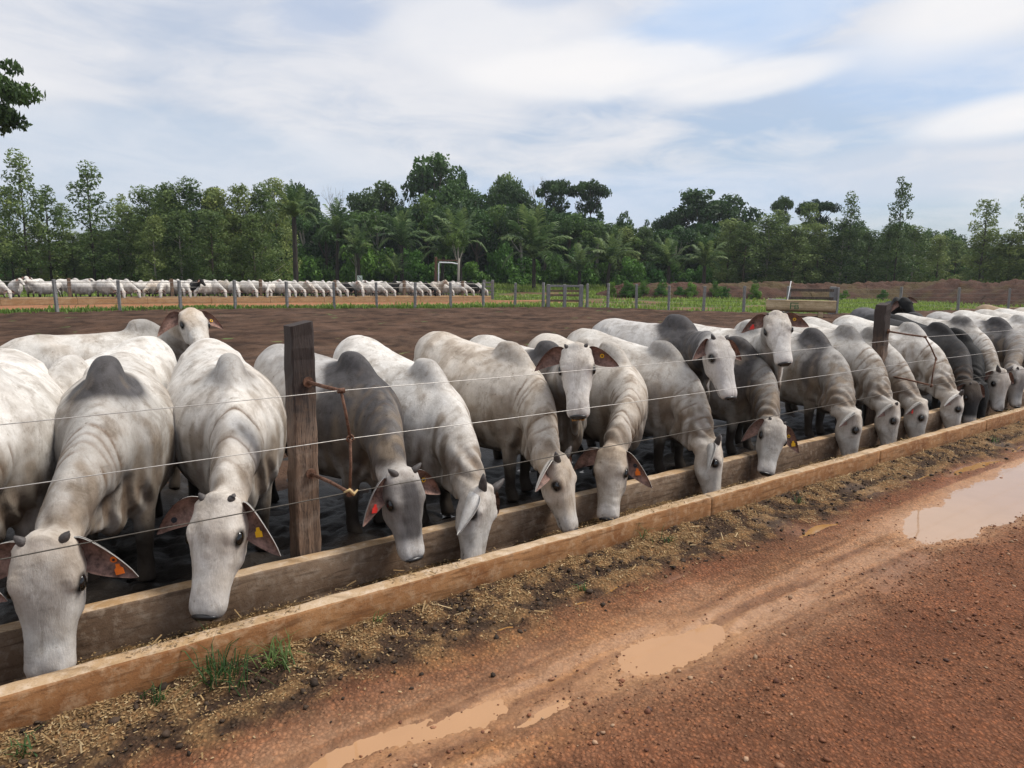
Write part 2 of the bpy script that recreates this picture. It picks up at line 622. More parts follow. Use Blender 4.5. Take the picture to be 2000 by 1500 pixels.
MAT['bark_dark'] = simple_mat('bark_dark', (0.040, 0.032, 0.026), 0.9, 4, 0.5, 0.6, 0.03, stretch=(3, 3, 0.5))
MAT['post'] = simple_mat('post_wood', (0.135, 0.085, 0.055), 0.88, 9, 0.75, 0.9, 0.02, stretch=(4.5, 4.5, 0.35), col2=(0.30, 0.205, 0.140))
MAT['post_char'] = simple_mat('post_charred', (0.030, 0.022, 0.019), 0.9, 8, 0.6, 0.9, 0.02, stretch=(4.5, 4.5, 0.35), col2=(0.15, 0.10, 0.075))
MAT['grey_wood'] = simple_mat('weathered_wood', (0.21, 0.205, 0.20), 0.9, 8, 0.5, 0.5, 0.01, stretch=(5, 5, 0.4))
MAT['brown_wood'] = simple_mat('brown_wood', (0.17, 0.115, 0.075), 0.9, 8, 0.5, 0.5, 0.01, stretch=(0.4, 5, 5))
MAT['rust'] = simple_mat('rusty_iron', (0.135, 0.060, 0.035), 0.75, 25, 0.6, 0.6, 0.004, metal=0.25, col2=(0.24, 0.13, 0.085))
MAT['wire'] = simple_mat('galvanised_wire', (0.42, 0.40, 0.37), 0.45, 40, 0.3, 0.2, 0.001, metal=0.6)
MAT['wire_dark'] = simple_mat('tarnished_wire', (0.085, 0.075, 0.062), 0.6, 40, 0.4, 0.2, 0.001, metal=0.4)
MAT['straw_tie'] = simple_mat('yellow_twine', (0.46, 0.33, 0.16), 0.8, 40, 0.3, 0.5, 0.003)
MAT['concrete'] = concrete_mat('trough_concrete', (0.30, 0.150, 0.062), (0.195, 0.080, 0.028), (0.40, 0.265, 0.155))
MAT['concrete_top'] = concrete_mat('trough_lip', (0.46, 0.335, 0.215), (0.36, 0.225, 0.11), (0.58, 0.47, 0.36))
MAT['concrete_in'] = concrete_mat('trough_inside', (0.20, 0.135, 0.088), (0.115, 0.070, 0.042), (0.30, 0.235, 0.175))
MAT['concrete_far'] = concrete_mat('far_trough_concrete', (0.46, 0.31, 0.17), (0.38, 0.22, 0.10), (0.52, 0.41, 0.27))
MAT['tank'] = concrete_mat('tank_concrete', (0.60, 0.47, 0.29), (0.46, 0.34, 0.19), (0.68, 0.57, 0.40))
MAT['logo'] = simple_mat('logo_green', (0.030, 0.13, 0.045), 0.7, 30, 0.2, 0.0)
MAT['white'] = simple_mat('white_paint', (0.72, 0.74, 0.73), 0.5, 10, 0.15, 0.1)
MAT['black'] = simple_mat('black_paint', (0.02, 0.02, 0.02), 0.5, 10, 0.15, 0.0)
MAT['road'] = soil_mat('road_soil', 1.0, 0.024, 9.0, 0.34, 0.95, pebble=0.65, spec=0.2)
MAT['pen'] = soil_mat('pen_soil', 1.0, 0.10, 4.2, 0.30, 1.0, spec=0.12)
MAT['wet'] = soil_mat('wet_manure', 1.0, 0.05, 5.0, 0.34, 0.9, spec=0.22)
MAT['field'] = soil_mat('field_soil', 0.8, 0.08, 1.2, 0.5, 0.95)
MAT['mound'] = soil_mat('mound_soil', 1.0, 0.25, 1.1, 0.6, 0.95)
MAT['water_mud'] = water_mat('muddy_water', (0.40, 0.225, 0.115), 0.03)
MAT['water_pale'] = water_mat('pale_muddy_water', (0.36, 0.235, 0.155), 0.03)
MAT['water_orange'] = water_mat('orange_water', (0.30, 0.155, 0.050), 0.05)
MAT['water_dark'] = water_mat('dark_water', (0.020, 0.017, 0.015), 0.05)


def stone_mat():
    m, nt, b = new_mat('laterite_stone')
    c = attr(nt, 'tint')
    v = objco(nt)
    n1 = noise(nt, v, 160, 4, 0.6)
    c = mix_node(nt, n1, mix_node(nt, 1.0, c, (0.6, 0.6, 0.6), 'MULTIPLY'), mix_node(nt, 1.0, c, (1.3, 1.3, 1.3), 'MULTIPLY'))
    nt.links.new(c, b.inputs['Base Color'])
    b.inputs['Roughness'].default_value = 0.8
    b.inputs['Specular IOR Level'].default_value = 0.25
    return m


MAT['stone'] = stone_mat()

# ------------------------------------------------------------------ the setting: ground sheets
RW, AW = ROW[:2], AWAY[:2]


def axis(parts):
    out = []
    for a, b, st in parts:
        n = max(1, int(round((b - a) / st)))
        out += list(np.linspace(a, b, n, endpoint=False))
    return np.array(out + [parts[-1][1]])


PUD = [  # s, t, radius along, radius across, depth
    (3.03, 2.43, 0.40, 0.17, 0.034), (3.46, 2.34, 0.26, 0.05, 0.016),
    (6.75, 2.44, 0.62, 0.27, 0.045), (7.9, 2.42, 1.1, 0.33, 0.05), (9.6, 2.46, 1.5, 0.34, 0.05), (12.0, 2.4, 1.6, 0.30, 0.045),
    (1.68, 2.58, 0.34, 0.06, 0.019), (1.18, 2.66, 0.46, 0.05, 0.017), (0.6, 2.72, 0.4, 0.04, 0.013), (1.35, 2.36, 0.22, 0.03, 0.010), (1.75, 2.28, 0.2, 0.025, 0.014), (2.1, 2.41, 0.16, 0.025, 0.014),
    (2.36, 3.17, 0.13, 0.034, 0.040), (2.90, 3.12, 0.10, 0.025, 0.045), (3.30, 3.15, 0.16, 0.020, 0.045),
    (3.75, 3.02, 0.10, 0.02, 0.03), (7.9, 3.18, 0.4, 0.035, 0.045), (8.9, 3.02, 0.6, 0.05, 0.045), (5.6, 3.0, 0.3, 0.03, 0.035), (10.6, 3.05, 0.5, 0.05, 0.04)]
WATER_Z = -0.030


def build_road():
    s = axis([(-40, -8, 1.6), (-8, -1.2, 0.12), (-1.2, 6.2, 0.0165), (6.2, 10, 0.03), (10, 16, 0.07), (16, 30, 0.3), (30, 90, 2.0)])
    t = axis([(-14, -2, 0.8), (-2, 0.5, 0.12), (0.5, 1.9, 0.02), (1.9, 3.64, 0.0155)])
    S, T = np.meshgrid(s, t, indexing='ij')
    S, T = S.ravel(), T.ravel()
    p2 = np.stack([S, T, np.zeros_like(S)], 1)
    pstr = np.stack([S * 0.42, T * 1.5, np.zeros_like(S)], 1)
    big = fbm(pstr, 1.6, 3)
    med = fbm(p2, 4.5, 4)
    fine = fbm(p2 + 3.1, 24, 3)
    vfine = vnoise(p2 + 9.7, 70)
    warp = (fbm(p2 + 5.0, 2.2, 3) - 0.5)
    tc = 2.46 + 0.16 * (vnoise(np.stack([S * 0.5, 0 * S, 0 * S], 1)) - 0.5) + 0.12 * np.clip((3.2 - S) / 2.5, 0, 1) + 0.22 * warp
    rut = np.exp(-((T - tc) / 0.36) ** 2)
    h = 0.012 * (big - 0.5) + 0.030 * (med - 0.5) + 0.022 * (fine - 0.5) + 0.009 * (vfine - 0.5)
    pud = np.zeros_like(S)
    for ps, pt, ra, rb, d in PUD:
        e = ((S - ps + 0.35 * warp) / ra) ** 2 + ((T - pt + 0.16 * warp - 0.02 * (med - 0.5)) / rb) ** 2
        pud = np.maximum(pud, d * np.exp(-0.6 * e ** 1.5))
    smooth = np.clip(rut * 0.5 + pud / 0.035, 0, 1)
    h = h * (1 - 0.40 * smooth) - 0.016 * rut - pud
    h += 0.012 * sstep(2.2, 1.8, T + 0.3 * warp)
    spill = sstep(2.92, 3.22, T + 0.30 * warp)
    clump = fbm(p2 + 1.7, 8.5, 3)
    h += spill * (0.012 + 0.050 * (clump - 0.42)) + 0.030 * sstep(3.35, 3.62, T)
    h += 0.010 * rut * (fbm(p2 + 8.8, 9, 3) - 0.5) + 0.016 * rut * (fbm(np.stack([S * 0.30, T * 4.2 + 0.25 * warp, 0 * S], 1) + 2.7, 2.6, 4) - 0.5)
    # colours
    red = np.array([0.185, 0.078, 0.040])
    tan = np.array([0.285, 0.150, 0.078])
    orange = np.array([0.36, 0.175, 0.070])
    dung = np.array([0.060, 0.037, 0.023])
    straw = np.array([0.225, 0.135, 0.062])
    pink = np.array([0.260, 0.150, 0.100])
    c = red[None] * (0.70 + 0.65 * med)[:, None]
    k = np.clip(rut * 1.3 + 0.5 * (big - 0.45), 0, 1)[:, None]
    c = c * (1 - k) + (tan[None] * (0.75 + 0.5 * med)[:, None]) * k
    k = (sstep(0.42, 0.62, fbm(pstr + 4.4, 2.4, 3)) * sstep(3.6, 1.8, S) * sstep(2.0, 2.4, T))[:, None]
    c = c * (1 - 0.8 * k) + orange * 0.8 * k
    k = (np.clip(pud / 0.012, 0, 1) * (T < 2.9))[:, None]
    c = c * (1 - 0.75 * k) + np.array([0.37, 0.205, 0.105]) * 0.75 * k
    srk = fbm(np.stack([S * 0.30, T * 4.2 + 0.25 * warp, 0 * S], 1) + 2.7, 2.6, 4)
    k = (sstep(.50, .38, srk) * np.clip(rut * 1.2, 0, 1))[:, None]
    c = c * (1 - 0.60 * k) + np.array([0.120, 0.055, 0.030]) * 0.60 * k
    k = (sstep(.54, .64, srk) * np.clip(rut * 1.2, 0, 1))[:, None]
    c = c * (1 - 0.6 * k) + np.array([0.36, 0.215, 0.130]) * 0.6 * k
    k = (sstep(0.5, 0.62, fbm(pstr + 8.4, 1.5, 3)) * rut * sstep(2, 4, S))[:, None]
    c = c * (1 - 0.7 * k) + pink * 0.7 * k
    mixs = sstep(0.40, 0.60, clump)
    sp_c = dung[None] * (1 - mixs)[:, None] + straw[None] * mixs[:, None]
    k = (spill * sstep(0.28, 0.45, med + 0.25 * spill))[:, None]
    c = c * (1 - k) + sp_c * k
    wet = np.clip(rut * 0.7 * sstep(0.25, 0.6, big) + pud / 0.03, 0, 0.85) * (1 - 0.7 * spill)
    wet = np.maximum(wet, 0.5 * sstep(0.55, 0.7, fbm(p2 + 2.2, 2.0, 2)) * (T > 2.0))
    XY = S[:, None] * RW[None] + T[:, None] * AW[None]
    V = np.concatenate([XY, h[:, None]], 1)
    ob = mesh_np('road', V, grid_faces(len(s), len(t)), MAT['road'], smooth=True,
                 attrs={'tint': np.concatenate([c, wet[:, None]], 1)})
    tag(ob, kind='structure')
    return s, t, h.reshape(len(s), len(t))


ROAD = build_road()


def road_h(S, T):
    s, t, h = ROAD
    i = np.clip(np.searchsorted(s, S) - 1, 0, len(s) - 2)
    j = np.clip(np.searchsorted(t, T) - 1, 0, len(t) - 2)
    return np.maximum.reduce([h[i, j], h[i + 1, j], h[i, j + 1], h[i + 1, j + 1]])


def water_sheet(name, cs, ct, ra, rb, z, mat, n=40, seed=0):
    a = np.linspace(0, 2 * math.pi, n, endpoint=False)
    k = 1 + 0.10 * np.sin(3 * a + seed) + 0.07 * np.sin(5 * a + 2 * seed)
    S = cs + ra * k * np.cos(a)
    T = ct + rb * k * np.sin(a)
    XY = S[:, None] * RW + T[:, None] * AW
    V = np.concatenate([XY, np.full((n, 1), z)], 1)
    return tag(mesh_np(name, V, [tuple(range(n))], mat), kind='structure')


water_sheet('puddle', 3.12, 2.42, 0.75, 0.28, WATER_Z, MAT['water_mud'], seed=1)
water_sheet('puddle', 9.7, 2.42, 4.4, 0.56, WATER_Z - 0.002, MAT['water_pale'], seed=2)
water_sheet('puddle', 1.25, 2.64, 1.15, 0.19, WATER_Z + 0.004, MAT['water_mud'], seed=3)
water_sheet('puddle', 1.75, 2.35, 0.65, 0.10, WATER_Z + 0.008, MAT['water_mud'], seed=4)
water_sheet('puddle', 2.9, 3.14, 0.90, 0.07, -0.020, MAT['water_orange'], seed=5)
water_sheet('puddle', 8.6, 3.10, 2.0, 0.12, -0.020, MAT['water_orange'], seed=6)
water_sheet('puddle', 5.6, 3.0, 0.5, 0.07, -0.020, MAT['water_orange'], seed=7)

# pen boundary, left to right (ground positions of the posts of the far fence)
FENCE_L = [(-36.5, 26.6), (-31.0, 31.0), (-27.0, 34.0), (-23.5, 36.7), (-21.4, 38.8), (-19.2, 41.2), (-16.5, 42.4), (-13.8, 43.6), (-11.1, 44.3), (-8.6, 45.0), (-6.3, 46.0),
           (-4.1, 46.9), (-2.0, 47.9), (0.15, 49.0), (2.1, 49.6)]
FENCE_R = [(5.2, 50.1), (6.6, 49.7), (8.4, 48.7), (10.4, 47.7), (12.4, 46.4), (14.7, 45.5)]
FENCE_R2 = [(20.4, 45.0), (26.8, 49.5), (33.0, 53.0), (39.5, 57.0), (46, 61), (53, 65)]
BORDER = FENCE_L + [(3.6, 49.9)] + FENCE_R + [(17.4, 45.2)] + FENCE_R2


def resample(pts, n):
    p = np.array(pts, float)
    d = np.concatenate([[0], np.cumsum(np.linalg.norm(np.diff(p, axis=0), axis=1))])
    x = np.linspace(0, d[-1], n)
    return np.stack([np.interp(x, d, p[:, k]) for k in range(p.shape[1])], 1)


def build_pen():
    nu, nv = 260, 190
    B = resample(BORDER, nu)
    A = np.linspace(-6, 70, nu)[:, None] * RW + 4.26 * AW
    A = np.linspace(-14, 62, nu)[:, None] * RW + 4.26 * AW
    v = np.linspace(0, 1, nv) ** 2.2
    XY = A[:, None, :] * (1 - v)[None, :, None] + (B[:, None, :]) * v[None, :, None]
    XY = XY.reshape(-1, 2)
    p = np.concatenate([XY, np.zeros((len(XY), 1))], 1)
    t = XY @ AW
    med = fbm(p, 0.7, 4)
    fine = fbm(p + 2.0, 4.0, 3)
    h = 0.08 * (med - 0.5) + 0.20 * (fine - 0.5)
    h *= sstep(4.2, 4.8, t)
    c = np.array([0.080, 0.047, 0.031])[None] * (0.6 + 0.8 * med)[:, None]
    k = sstep(0.5, 0.7, fbm(p + 6.1, 0.25, 3))[:, None]
    c = c * (1 - 0.5 * k) + np.array([0.092, 0.058, 0.039]) * 0.5 * k
    pk = fbm(p + 11.0, 1.6, 4)
    c = c * (0.55 + 0.9 * sstep(.32, .66, pk))[:, None]
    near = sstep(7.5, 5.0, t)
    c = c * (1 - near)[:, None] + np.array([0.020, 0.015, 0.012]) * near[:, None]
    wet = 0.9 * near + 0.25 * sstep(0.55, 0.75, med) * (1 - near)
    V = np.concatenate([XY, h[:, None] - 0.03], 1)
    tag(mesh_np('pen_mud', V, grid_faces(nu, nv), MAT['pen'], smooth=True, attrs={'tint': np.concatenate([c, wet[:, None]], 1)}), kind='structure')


build_pen()


def build_wet_mud():
    """churned wet manure behind the trough, between the legs"""
    s = axis([(-2, 4, 0.025), (4, 12, 0.06), (12, 30, 0.25)])
    t = axis([(4.30, 6.0, 0.025), (6.0, 8.0, 0.08)])
    S, T = np.meshgrid(s, t, indexing='ij')
    S, T = S.ravel(), T.ravel()
    p = np.stack([S, T, 0 * S], 1)
    a = fbm(p, 7, 4)
    b = fbm(p + 3.3, 2.0, 3)
    h = 0.010 + 0.10 * (a - 0.5) + 0.10 * (b - 0.5) - 0.08 * sstep(6.8, 8.0, T)
    h = np.where(T < 4.33, np.minimum(h, 0.02), h)
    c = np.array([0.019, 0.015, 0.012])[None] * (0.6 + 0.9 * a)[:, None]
    V = np.concatenate([S[:, None] * RW + T[:, None] * AW, h[:, None]], 1)
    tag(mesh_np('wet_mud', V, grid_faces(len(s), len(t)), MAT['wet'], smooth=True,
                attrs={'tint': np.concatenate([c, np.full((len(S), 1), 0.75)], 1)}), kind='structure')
    n = 6
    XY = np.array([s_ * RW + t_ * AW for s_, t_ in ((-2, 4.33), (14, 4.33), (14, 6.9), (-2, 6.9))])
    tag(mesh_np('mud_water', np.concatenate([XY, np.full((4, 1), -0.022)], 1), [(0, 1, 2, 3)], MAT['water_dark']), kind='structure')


build_wet_mud()

# far feed road and far trough line
FT0, FT1 = np.array([-31.1, 43.3]), np.array([-1.9, 62.2])
FDIR = (FT1 - FT0) / np.linalg.norm(FT1 - FT0)
FN = np.array([-FDIR[1], FDIR[0]])            # away from the camera


def build_ground():
    x = axis([(-900, -140, 60), (-140, -60, 8), (-60, 60, 0.8), (60, 150, 8), (150, 900, 60)])
    y = axis([(-120, -10, 12), (-10, 30, 3), (30, 110, 0.7), (110, 200, 8), (200, 1500, 80)])
    X, Y = np.meshgrid(x, y, indexing='ij')
    X, Y = X.ravel(), Y.ravel()
    p = np.stack([X, Y, 0 * X], 1)
    T = X * AW[0] + Y * AW[1]
    z = ground_z(X, Y) - 0.075 - 0.16 * sstep(14, 6, T)
    med = fbm(p, 0.5, 4)
    z += 0.06 * (med - 0.5)
    green = np.array([0.075, 0.120, 0.028])
    soil = np.array([0.155, 0.085, 0.042])
    k = sstep(0.60, 0.68, fbm(p + 1.3, 0.16, 3))
    c = green[None] * (0.6 + 0.8 * med)[:, None]
    c = c * (1 - k)[:, None] + soil * k[:, None]
    k = sstep(8, 4, T)[:, None]
    c = c * (1 - k) + np.array([0.16, 0.075, 0.045]) * k
    # strips measured from the far trough
    q = np.stack([X, Y], 1) - FT0
    n_ = q @ FN
    a_ = q @ FDIR
    w = (fbm(p + 9.0, 0.35, 3) - 0.5)
    rd = sstep(-6.2, -5.6, n_ + 1.2 * w) * sstep(0.6, 0.2, n_) * sstep(44, 38, a_ + 3 * w)
    c = c * (1 - rd)[:, None] + np.array([0.30, 0.135, 0.062]) * (0.8 + 0.4 * med)[:, None] * rd[:, None]
    pn = sstep(0.3, 0.8, n_) * sstep(11.5, 10.5, n_ + 2 * w) * sstep(36, 35, a_)
    c = c * (1 - pn)[:, None] + np.array([0.060, 0.040, 0.030]) * (0.7 + 0.6 * med)[:, None] * pn[:, None]
    z = z + 0.24 * pn
    V = np.stack([X, Y, z], 1)
    tag(mesh_np('ground', V, grid_faces(len(x), len(y)), MAT['field'], smooth=True,
                attrs={'tint': np.concatenate([c, np.zeros((len(X), 1))], 1)}), kind='structure')


build_ground()

MOUND = [(8.6, 74, 0.3, 2.0), (11.5, 74, 1.25, 3.0), (16, 74, 1.35, 3.6), (23, 75, 1.45, 4.0), (30, 76, 1.5, 4.2), (37, 76, 1.55, 4.5), (42, 74, 1.8, 4.8), (46.5, 68, 2.05, 5.0), (50, 62, 2.15, 5.0), (55, 58, 2.1, 5.0), (62, 56, 2.0, 5.0)]


def mound_profile(n):
    return resample(MOUND, n)


def build_mound():
    nu, nv = 330, 34
    M = mound_profile(nu)
    d = np.gradient(M[:, :2], axis=0)
    d /= np.linalg.norm(d, axis=1)[:, None]
    nn = np.stack([d[:, 1], -d[:, 0]], 1)            # towards the camera
    v = np.linspace(-1, 1, nv)
    XY = M[:, None, :2] + nn[:, None, :] * (M[:, 3, None] * v[None])[:, :, None]
    prof = np.cos(v * math.pi / 2) ** 0.8
    z = M[:, 2, None] * prof[None]
    XY = XY.reshape(-1, 2)
    z = z.ravel()
    p = np.concatenate([XY, np.zeros((len(XY), 1))], 1)
    a = fbm(p, 0.55, 4)
    b = fbm(p + 4, 2.2, 3)
    env = np.clip(np.tile(prof, nu), 0, 1)
    z = z * (0.75 + 0.5 * a) + env * 0.8 * (b - 0.5)
    z = z + ground_z(XY[:, 0], XY[:, 1]) - 0.12 - 0.2 * (1 - env)
    c = np.array([0.070, 0.034, 0.021])[None] * (0.40 + 1.2 * b)[:, None]
    k = sstep(0.48, 0.62, fbm(p + 7.7, 0.5, 3) + 0.0)
    c = c * (1 - 0.75 * k)[:, None] + np.array([0.090, 0.066, 0.026]) * 0.75 * k[:, None]
    V = np.concatenate([XY, z[:, None]], 1)
    tag(mesh_np('earth_bank', V, grid_faces(nu, nv), MAT['mound'], smooth=True,
                attrs={'tint': np.concatenate([c, np.zeros((len(z), 1))], 1)}), kind='structure')


build_mound()


# ------------------------------------------------------------------ near feed trough
def wall_piece(s0, s1, t0, t1, z0, z1, seed, step):
    """a cast wall with worn arrises; returns vertices, faces, material index (0 side, 1 top)"""
    n = max(2, int((s1 - s0) / step) + 1)
    ss = np.linspace(s0, s1, n)
    b = 0.014
    prof = [(t0, z0), (t0, z0 + 0.5 * (z1 - z0)), (t0, z1 - b), (t0 + b * 0.7, z1 - b * 0.25), (t0 + 2.2 * b, z1), ((t0 + t1) / 2, z1 + 0.003),
            (t1 - 2.2 * b, z1), (t1 - b * 0.7, z1 - b * 0.25), (t1, z1 - b), (t1, z0 + 0.5 * (z1 - z0)), (t1, z0)]
    m = len(prof)
    V = np.zeros((n, m, 3))
    for j, (t, z) in enumerate(prof):
        q = np.stack([ss, np.full(n, t * 3.0), np.full(n, z * 3.0)], 1) + seed
        w = (fbm(q, 6.0, 3) - 0.5)
        lo = 0.018 * (vnoise(np.stack([ss, 0 * ss, 0 * ss], 1) + seed, 0.9) - 0.5)
        tt = t + (0.010 * w if 0 < j < m - 1 else 0)
        zz = z + ((0.014 * w + lo) if 1 < j < m - 2 else 0)
        V[:, j] = ss[:, None] * ROW + (tt * np.ones(n))[:, None] * AWAY
        V[:, j, 2] = zz
    F = grid_faces(n, m)
    mi = np.tile([1 if 3 <= j <= 6 else 0 for j in range(m - 1)], n - 1)
    V = V.reshape(-1, 3)
    caps = [tuple(range(m)), tuple((n - 1) * m + j for j in range(m - 1, -1, -1))]
    Fl = [tuple(f) for f in F] + caps
    mi = list(mi) + [0, 0]
    return V, Fl, mi


def near_trough():
    root = empty('feed_trough', tuple(P(0, 3.95, 0)))
    root.rotation_euler = (0, 0, 0)
    off = P(0, 3.95, 0)
    tag(root, 'long concrete feed trough in the foreground with the cattle eating from it', 'feed trough', 'concrete feed troughs')
    fc, bc = [-3.4, 4.9, 7.85, 10.8, 13.7, 16.6, 19.5, 22.4, 26, 30, 35, 41], [-3.4, 6.3, 12.2, 18, 24, 30, 41]
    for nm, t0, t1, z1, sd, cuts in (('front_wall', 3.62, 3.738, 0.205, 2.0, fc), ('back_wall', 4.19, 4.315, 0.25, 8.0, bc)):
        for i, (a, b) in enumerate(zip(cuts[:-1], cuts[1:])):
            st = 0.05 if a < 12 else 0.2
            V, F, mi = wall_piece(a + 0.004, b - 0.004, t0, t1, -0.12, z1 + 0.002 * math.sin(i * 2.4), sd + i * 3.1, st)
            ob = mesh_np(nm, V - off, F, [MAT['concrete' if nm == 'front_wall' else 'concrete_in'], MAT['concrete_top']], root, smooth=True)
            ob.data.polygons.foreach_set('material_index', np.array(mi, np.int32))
    n = 120
    ss = np.linspace(-3.4, 41, n)
    V = np.zeros((n, 4, 3))
    for j, (t, z) in enumerate(((3.73, -0.02), (3.80, -0.08), (4.12, -0.08), (4.20, 0.0))):
        V[:, j] = ss[:, None] * ROW + t * AWAY
        V[:, j, 2] = z
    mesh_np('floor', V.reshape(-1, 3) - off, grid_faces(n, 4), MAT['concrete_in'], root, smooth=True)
    # feed lying in the trough
    s = axis([(-3, 9, 0.03), (9, 40, 0.25)])
    t = np.linspace(3.742, 4.188, 18)
    S, T = np.meshgrid(s, t, indexing='ij')
    S, T = S.ravel(), T.ravel()
    p = np.stack([S, T, 0 * S], 1)
    h = -0.055 + 0.085 * fbm(np.stack([S * 0.7, T, 0 * S], 1), 2.4, 3) + 0.03 * (fbm(p, 16, 3) - 0.5) + 0.03 * sstep(3.86, 3.74, T)
    a = fbm(p + 5, 14, 3)
    c = np.array([0.135, 0.085, 0.038])[None] * (0.30 + 1.3 * a)[:, None]
    V = S[:, None] * ROW + T[:, None] * AWAY
    V[:, 2] = h
    f = mesh_np('trough_feed', V - off, grid_faces(len(s), len(t)), MAT['road'], root, smooth=True,
                attrs={'tint': np.concatenate([c, np.zeros((len(S), 1))], 1)})
    f['kind'] = 'stuff'


near_trough()


def post_mat():
    m, nt, b = new_mat('trough_post_wood')
    v = objco(nt)
    mp = nt.nodes.new('ShaderNodeMapping')
    mp.inputs['Scale'].default_value = (5, 5, 0.32)
    nt.links.new(v, mp.inputs[0])
    g = noise(nt, mp.outputs[0], 9, 8, 0.7, 0.5)
    g2 = noise(nt, mp.outputs[0], 34, 5, 0.6)
    n = noise(nt, v, 5, 6, 0.6, 0.6)
    c = mix_node(nt, ramp(nt, g, [(0.36, 0.0), (0.62, 1.0)]), (0.075, 0.046, 0.030), (0.235, 0.150, 0.098))
    c = mix_node(nt, ramp(nt, n, [(0.50, 0.0), (0.64, 0.6)]), c, (0.27, 0.205, 0.155))
    c = mix_node(nt, ramp(nt, g2, [(0.34, 0.85), (0.46, 0.0)]), c, (0.022, 0.015, 0.012))
    sep = nt.nodes.new('ShaderNodeSeparateXYZ')
    nt.links.new(v, sep.inputs[0])
    hz = math_node(nt, 'ADD', sep.outputs[2], math_node(nt, 'MULTIPLY', math_node(nt, 'ADD', g, n), 0.9))
    ch = ramp(nt, math_node(nt, 'MULTIPLY', hz, 0.4), [(0.80, 0.0), (0.90, 0.93)])
    c = mix_node(nt, ch, c, (0.030, 0.022, 0.020))
    nt.links.new(c, b.inputs['Base Color'])
    b.inputs['Roughness'].default_value = 0.9
    bump(nt, b, math_node(nt, 'ADD', g, math_node(nt, 'MULTIPLY', g2, 0.5)), 0.8, 0.012)
    return m


MAT['trough_post'] = post_mat()


def trough_post(s, mid_ds, low_ds, label, rz_j=0.0, rods=True, t=4.42, top_ds=0.02):
    o = P(s, t, 0)
    root = empty('trough_post', tuple(o), math.atan2(ROW[1], ROW[0]) + rz_j)
    tag(root, label, 'fence post', 'timber posts behind the feed trough')
    # local x along the trough, local y away from the road
    n, W = 26, 0.076
    V = []
    prof = [(-1, -0.86), (-0.86, -1), (0.86, -1), (1, -0.86), (1, 0.86), (0.86, 1), (-0.86, 1), (-1, 0.86)]
    rg = np.random.default_rng(int(abs(s) * 10) + 5)
    for i in range(n):
        z = -0.15 + 1.89 * i / (n - 1)
        k = 1.0 + 0.02 * rg.standard_normal() + 0.05 * (1 - i / n)
        if i == n - 1:
            k *= 0.9
        for x, y in prof:
            V.append((x * W * k + 0.003 * rg.standard_normal(), y * W * k + 0.003 * rg.standard_normal(), z + (0.015 * x if i >= n - 2 else 0)))
    F = [tuple(f) for f in []]
    for i in range(n - 1):
        for j in range(8):
            F.append((i * 8 + j, i * 8 + (j + 1) % 8, i * 8 + 8 + (j + 1) % 8, i * 8 + 8 + j))
    F.append(tuple((n - 1) * 8 + j for j in range(8)))
    mesh_np('timber', V, F, MAT['trough_post'], root)
    if not rods:
        return
    yf, yw = -W - 0.005, 3.83 - t
    for z, dx, z2 in ((1.372, top_ds, 1.385), (0.772, low_ds, 0.765)):
        b = MB()
        b.tube([(0.015, yf + 0.1, z), (0.018, yf - 0.02, z)], 0.017, 8)
        b.tube([(0.018, yf - 0.004, z), (0.018, yf - 0.016, z)], 0.034, 12)
        b.build('bolt', MAT['rust'], root, smooth=False)
        r = MB()
        r.tube([(0.018, yf - 0.01, z), (dx * 0.5 + 0.01, (yf + yw) / 2, z + 0.004), (dx, yw, z2)], [0.013, 0.0115, 0.011], 8)
        r.tube([(dx - 0.02, yw, z2), (dx + 0.02, yw, z2)], 0.016, 10)
        r.build('bracket_rod', MAT['rust'], root, smooth=True)
    h = MB()
    h.tube([(top_ds, yw, 1.385), (top_ds + (mid_ds - top_ds) * 0.5, yw - 0.004, 1.25), (mid_ds, yw, 1.095)], 0.009, 8)
    h.build('hanging_rod', MAT['rust'], root, smooth=True)
    h = MB()
    h.tube([(mid_ds, yw, 1.095), (low_ds + 0.01, yw, 0.93), (low_ds, yw, 0.765)], 0.009, 8)
    h.build('hanging_rod', MAT['rust'], root, smooth=True)
    for x, z in ((mid_ds, 1.095), (low_ds, 0.765)):
        rg_ = MB()
        a = np.linspace(0, 2 * math.pi, 15)
        rg_.tube([(x + 0.020 * math.cos(k), yw + 0.004 * math.sin(2 * k), z + 0.020 * math.sin(k)) for k in a], 0.0065, 6, cap=False)
        rg_.build('ring', MAT['rust'], root, smooth=True)
    if s < 4:
        kt = MB()
        kt.tube([(low_ds - 0.03, yw + 0.01, 0.77), (low_ds - 0.01, yw - 0.02, 0.79), (low_ds + 0.02, yw - 0.01, 0.755), (low_ds + 0.05, yw, 0.775)], [0.008, 0.012, 0.011, 0.005], 7)
        kt.build('twine_knot', MAT['straw_tie'], root, smooth=True)


trough_post(1.645, 0.07, 0.06, 'thick charred timber post with iron wire bracket at the near left of the trough')
trough_post(9.90, -0.35, -0.41, 'timber post with bent iron bracket standing among the cattle at the right', t=4.70, top_ds=-0.72)
trough_post(-5.8, 0.07, 0.06, 'timber post beyond the left edge of the near trough')


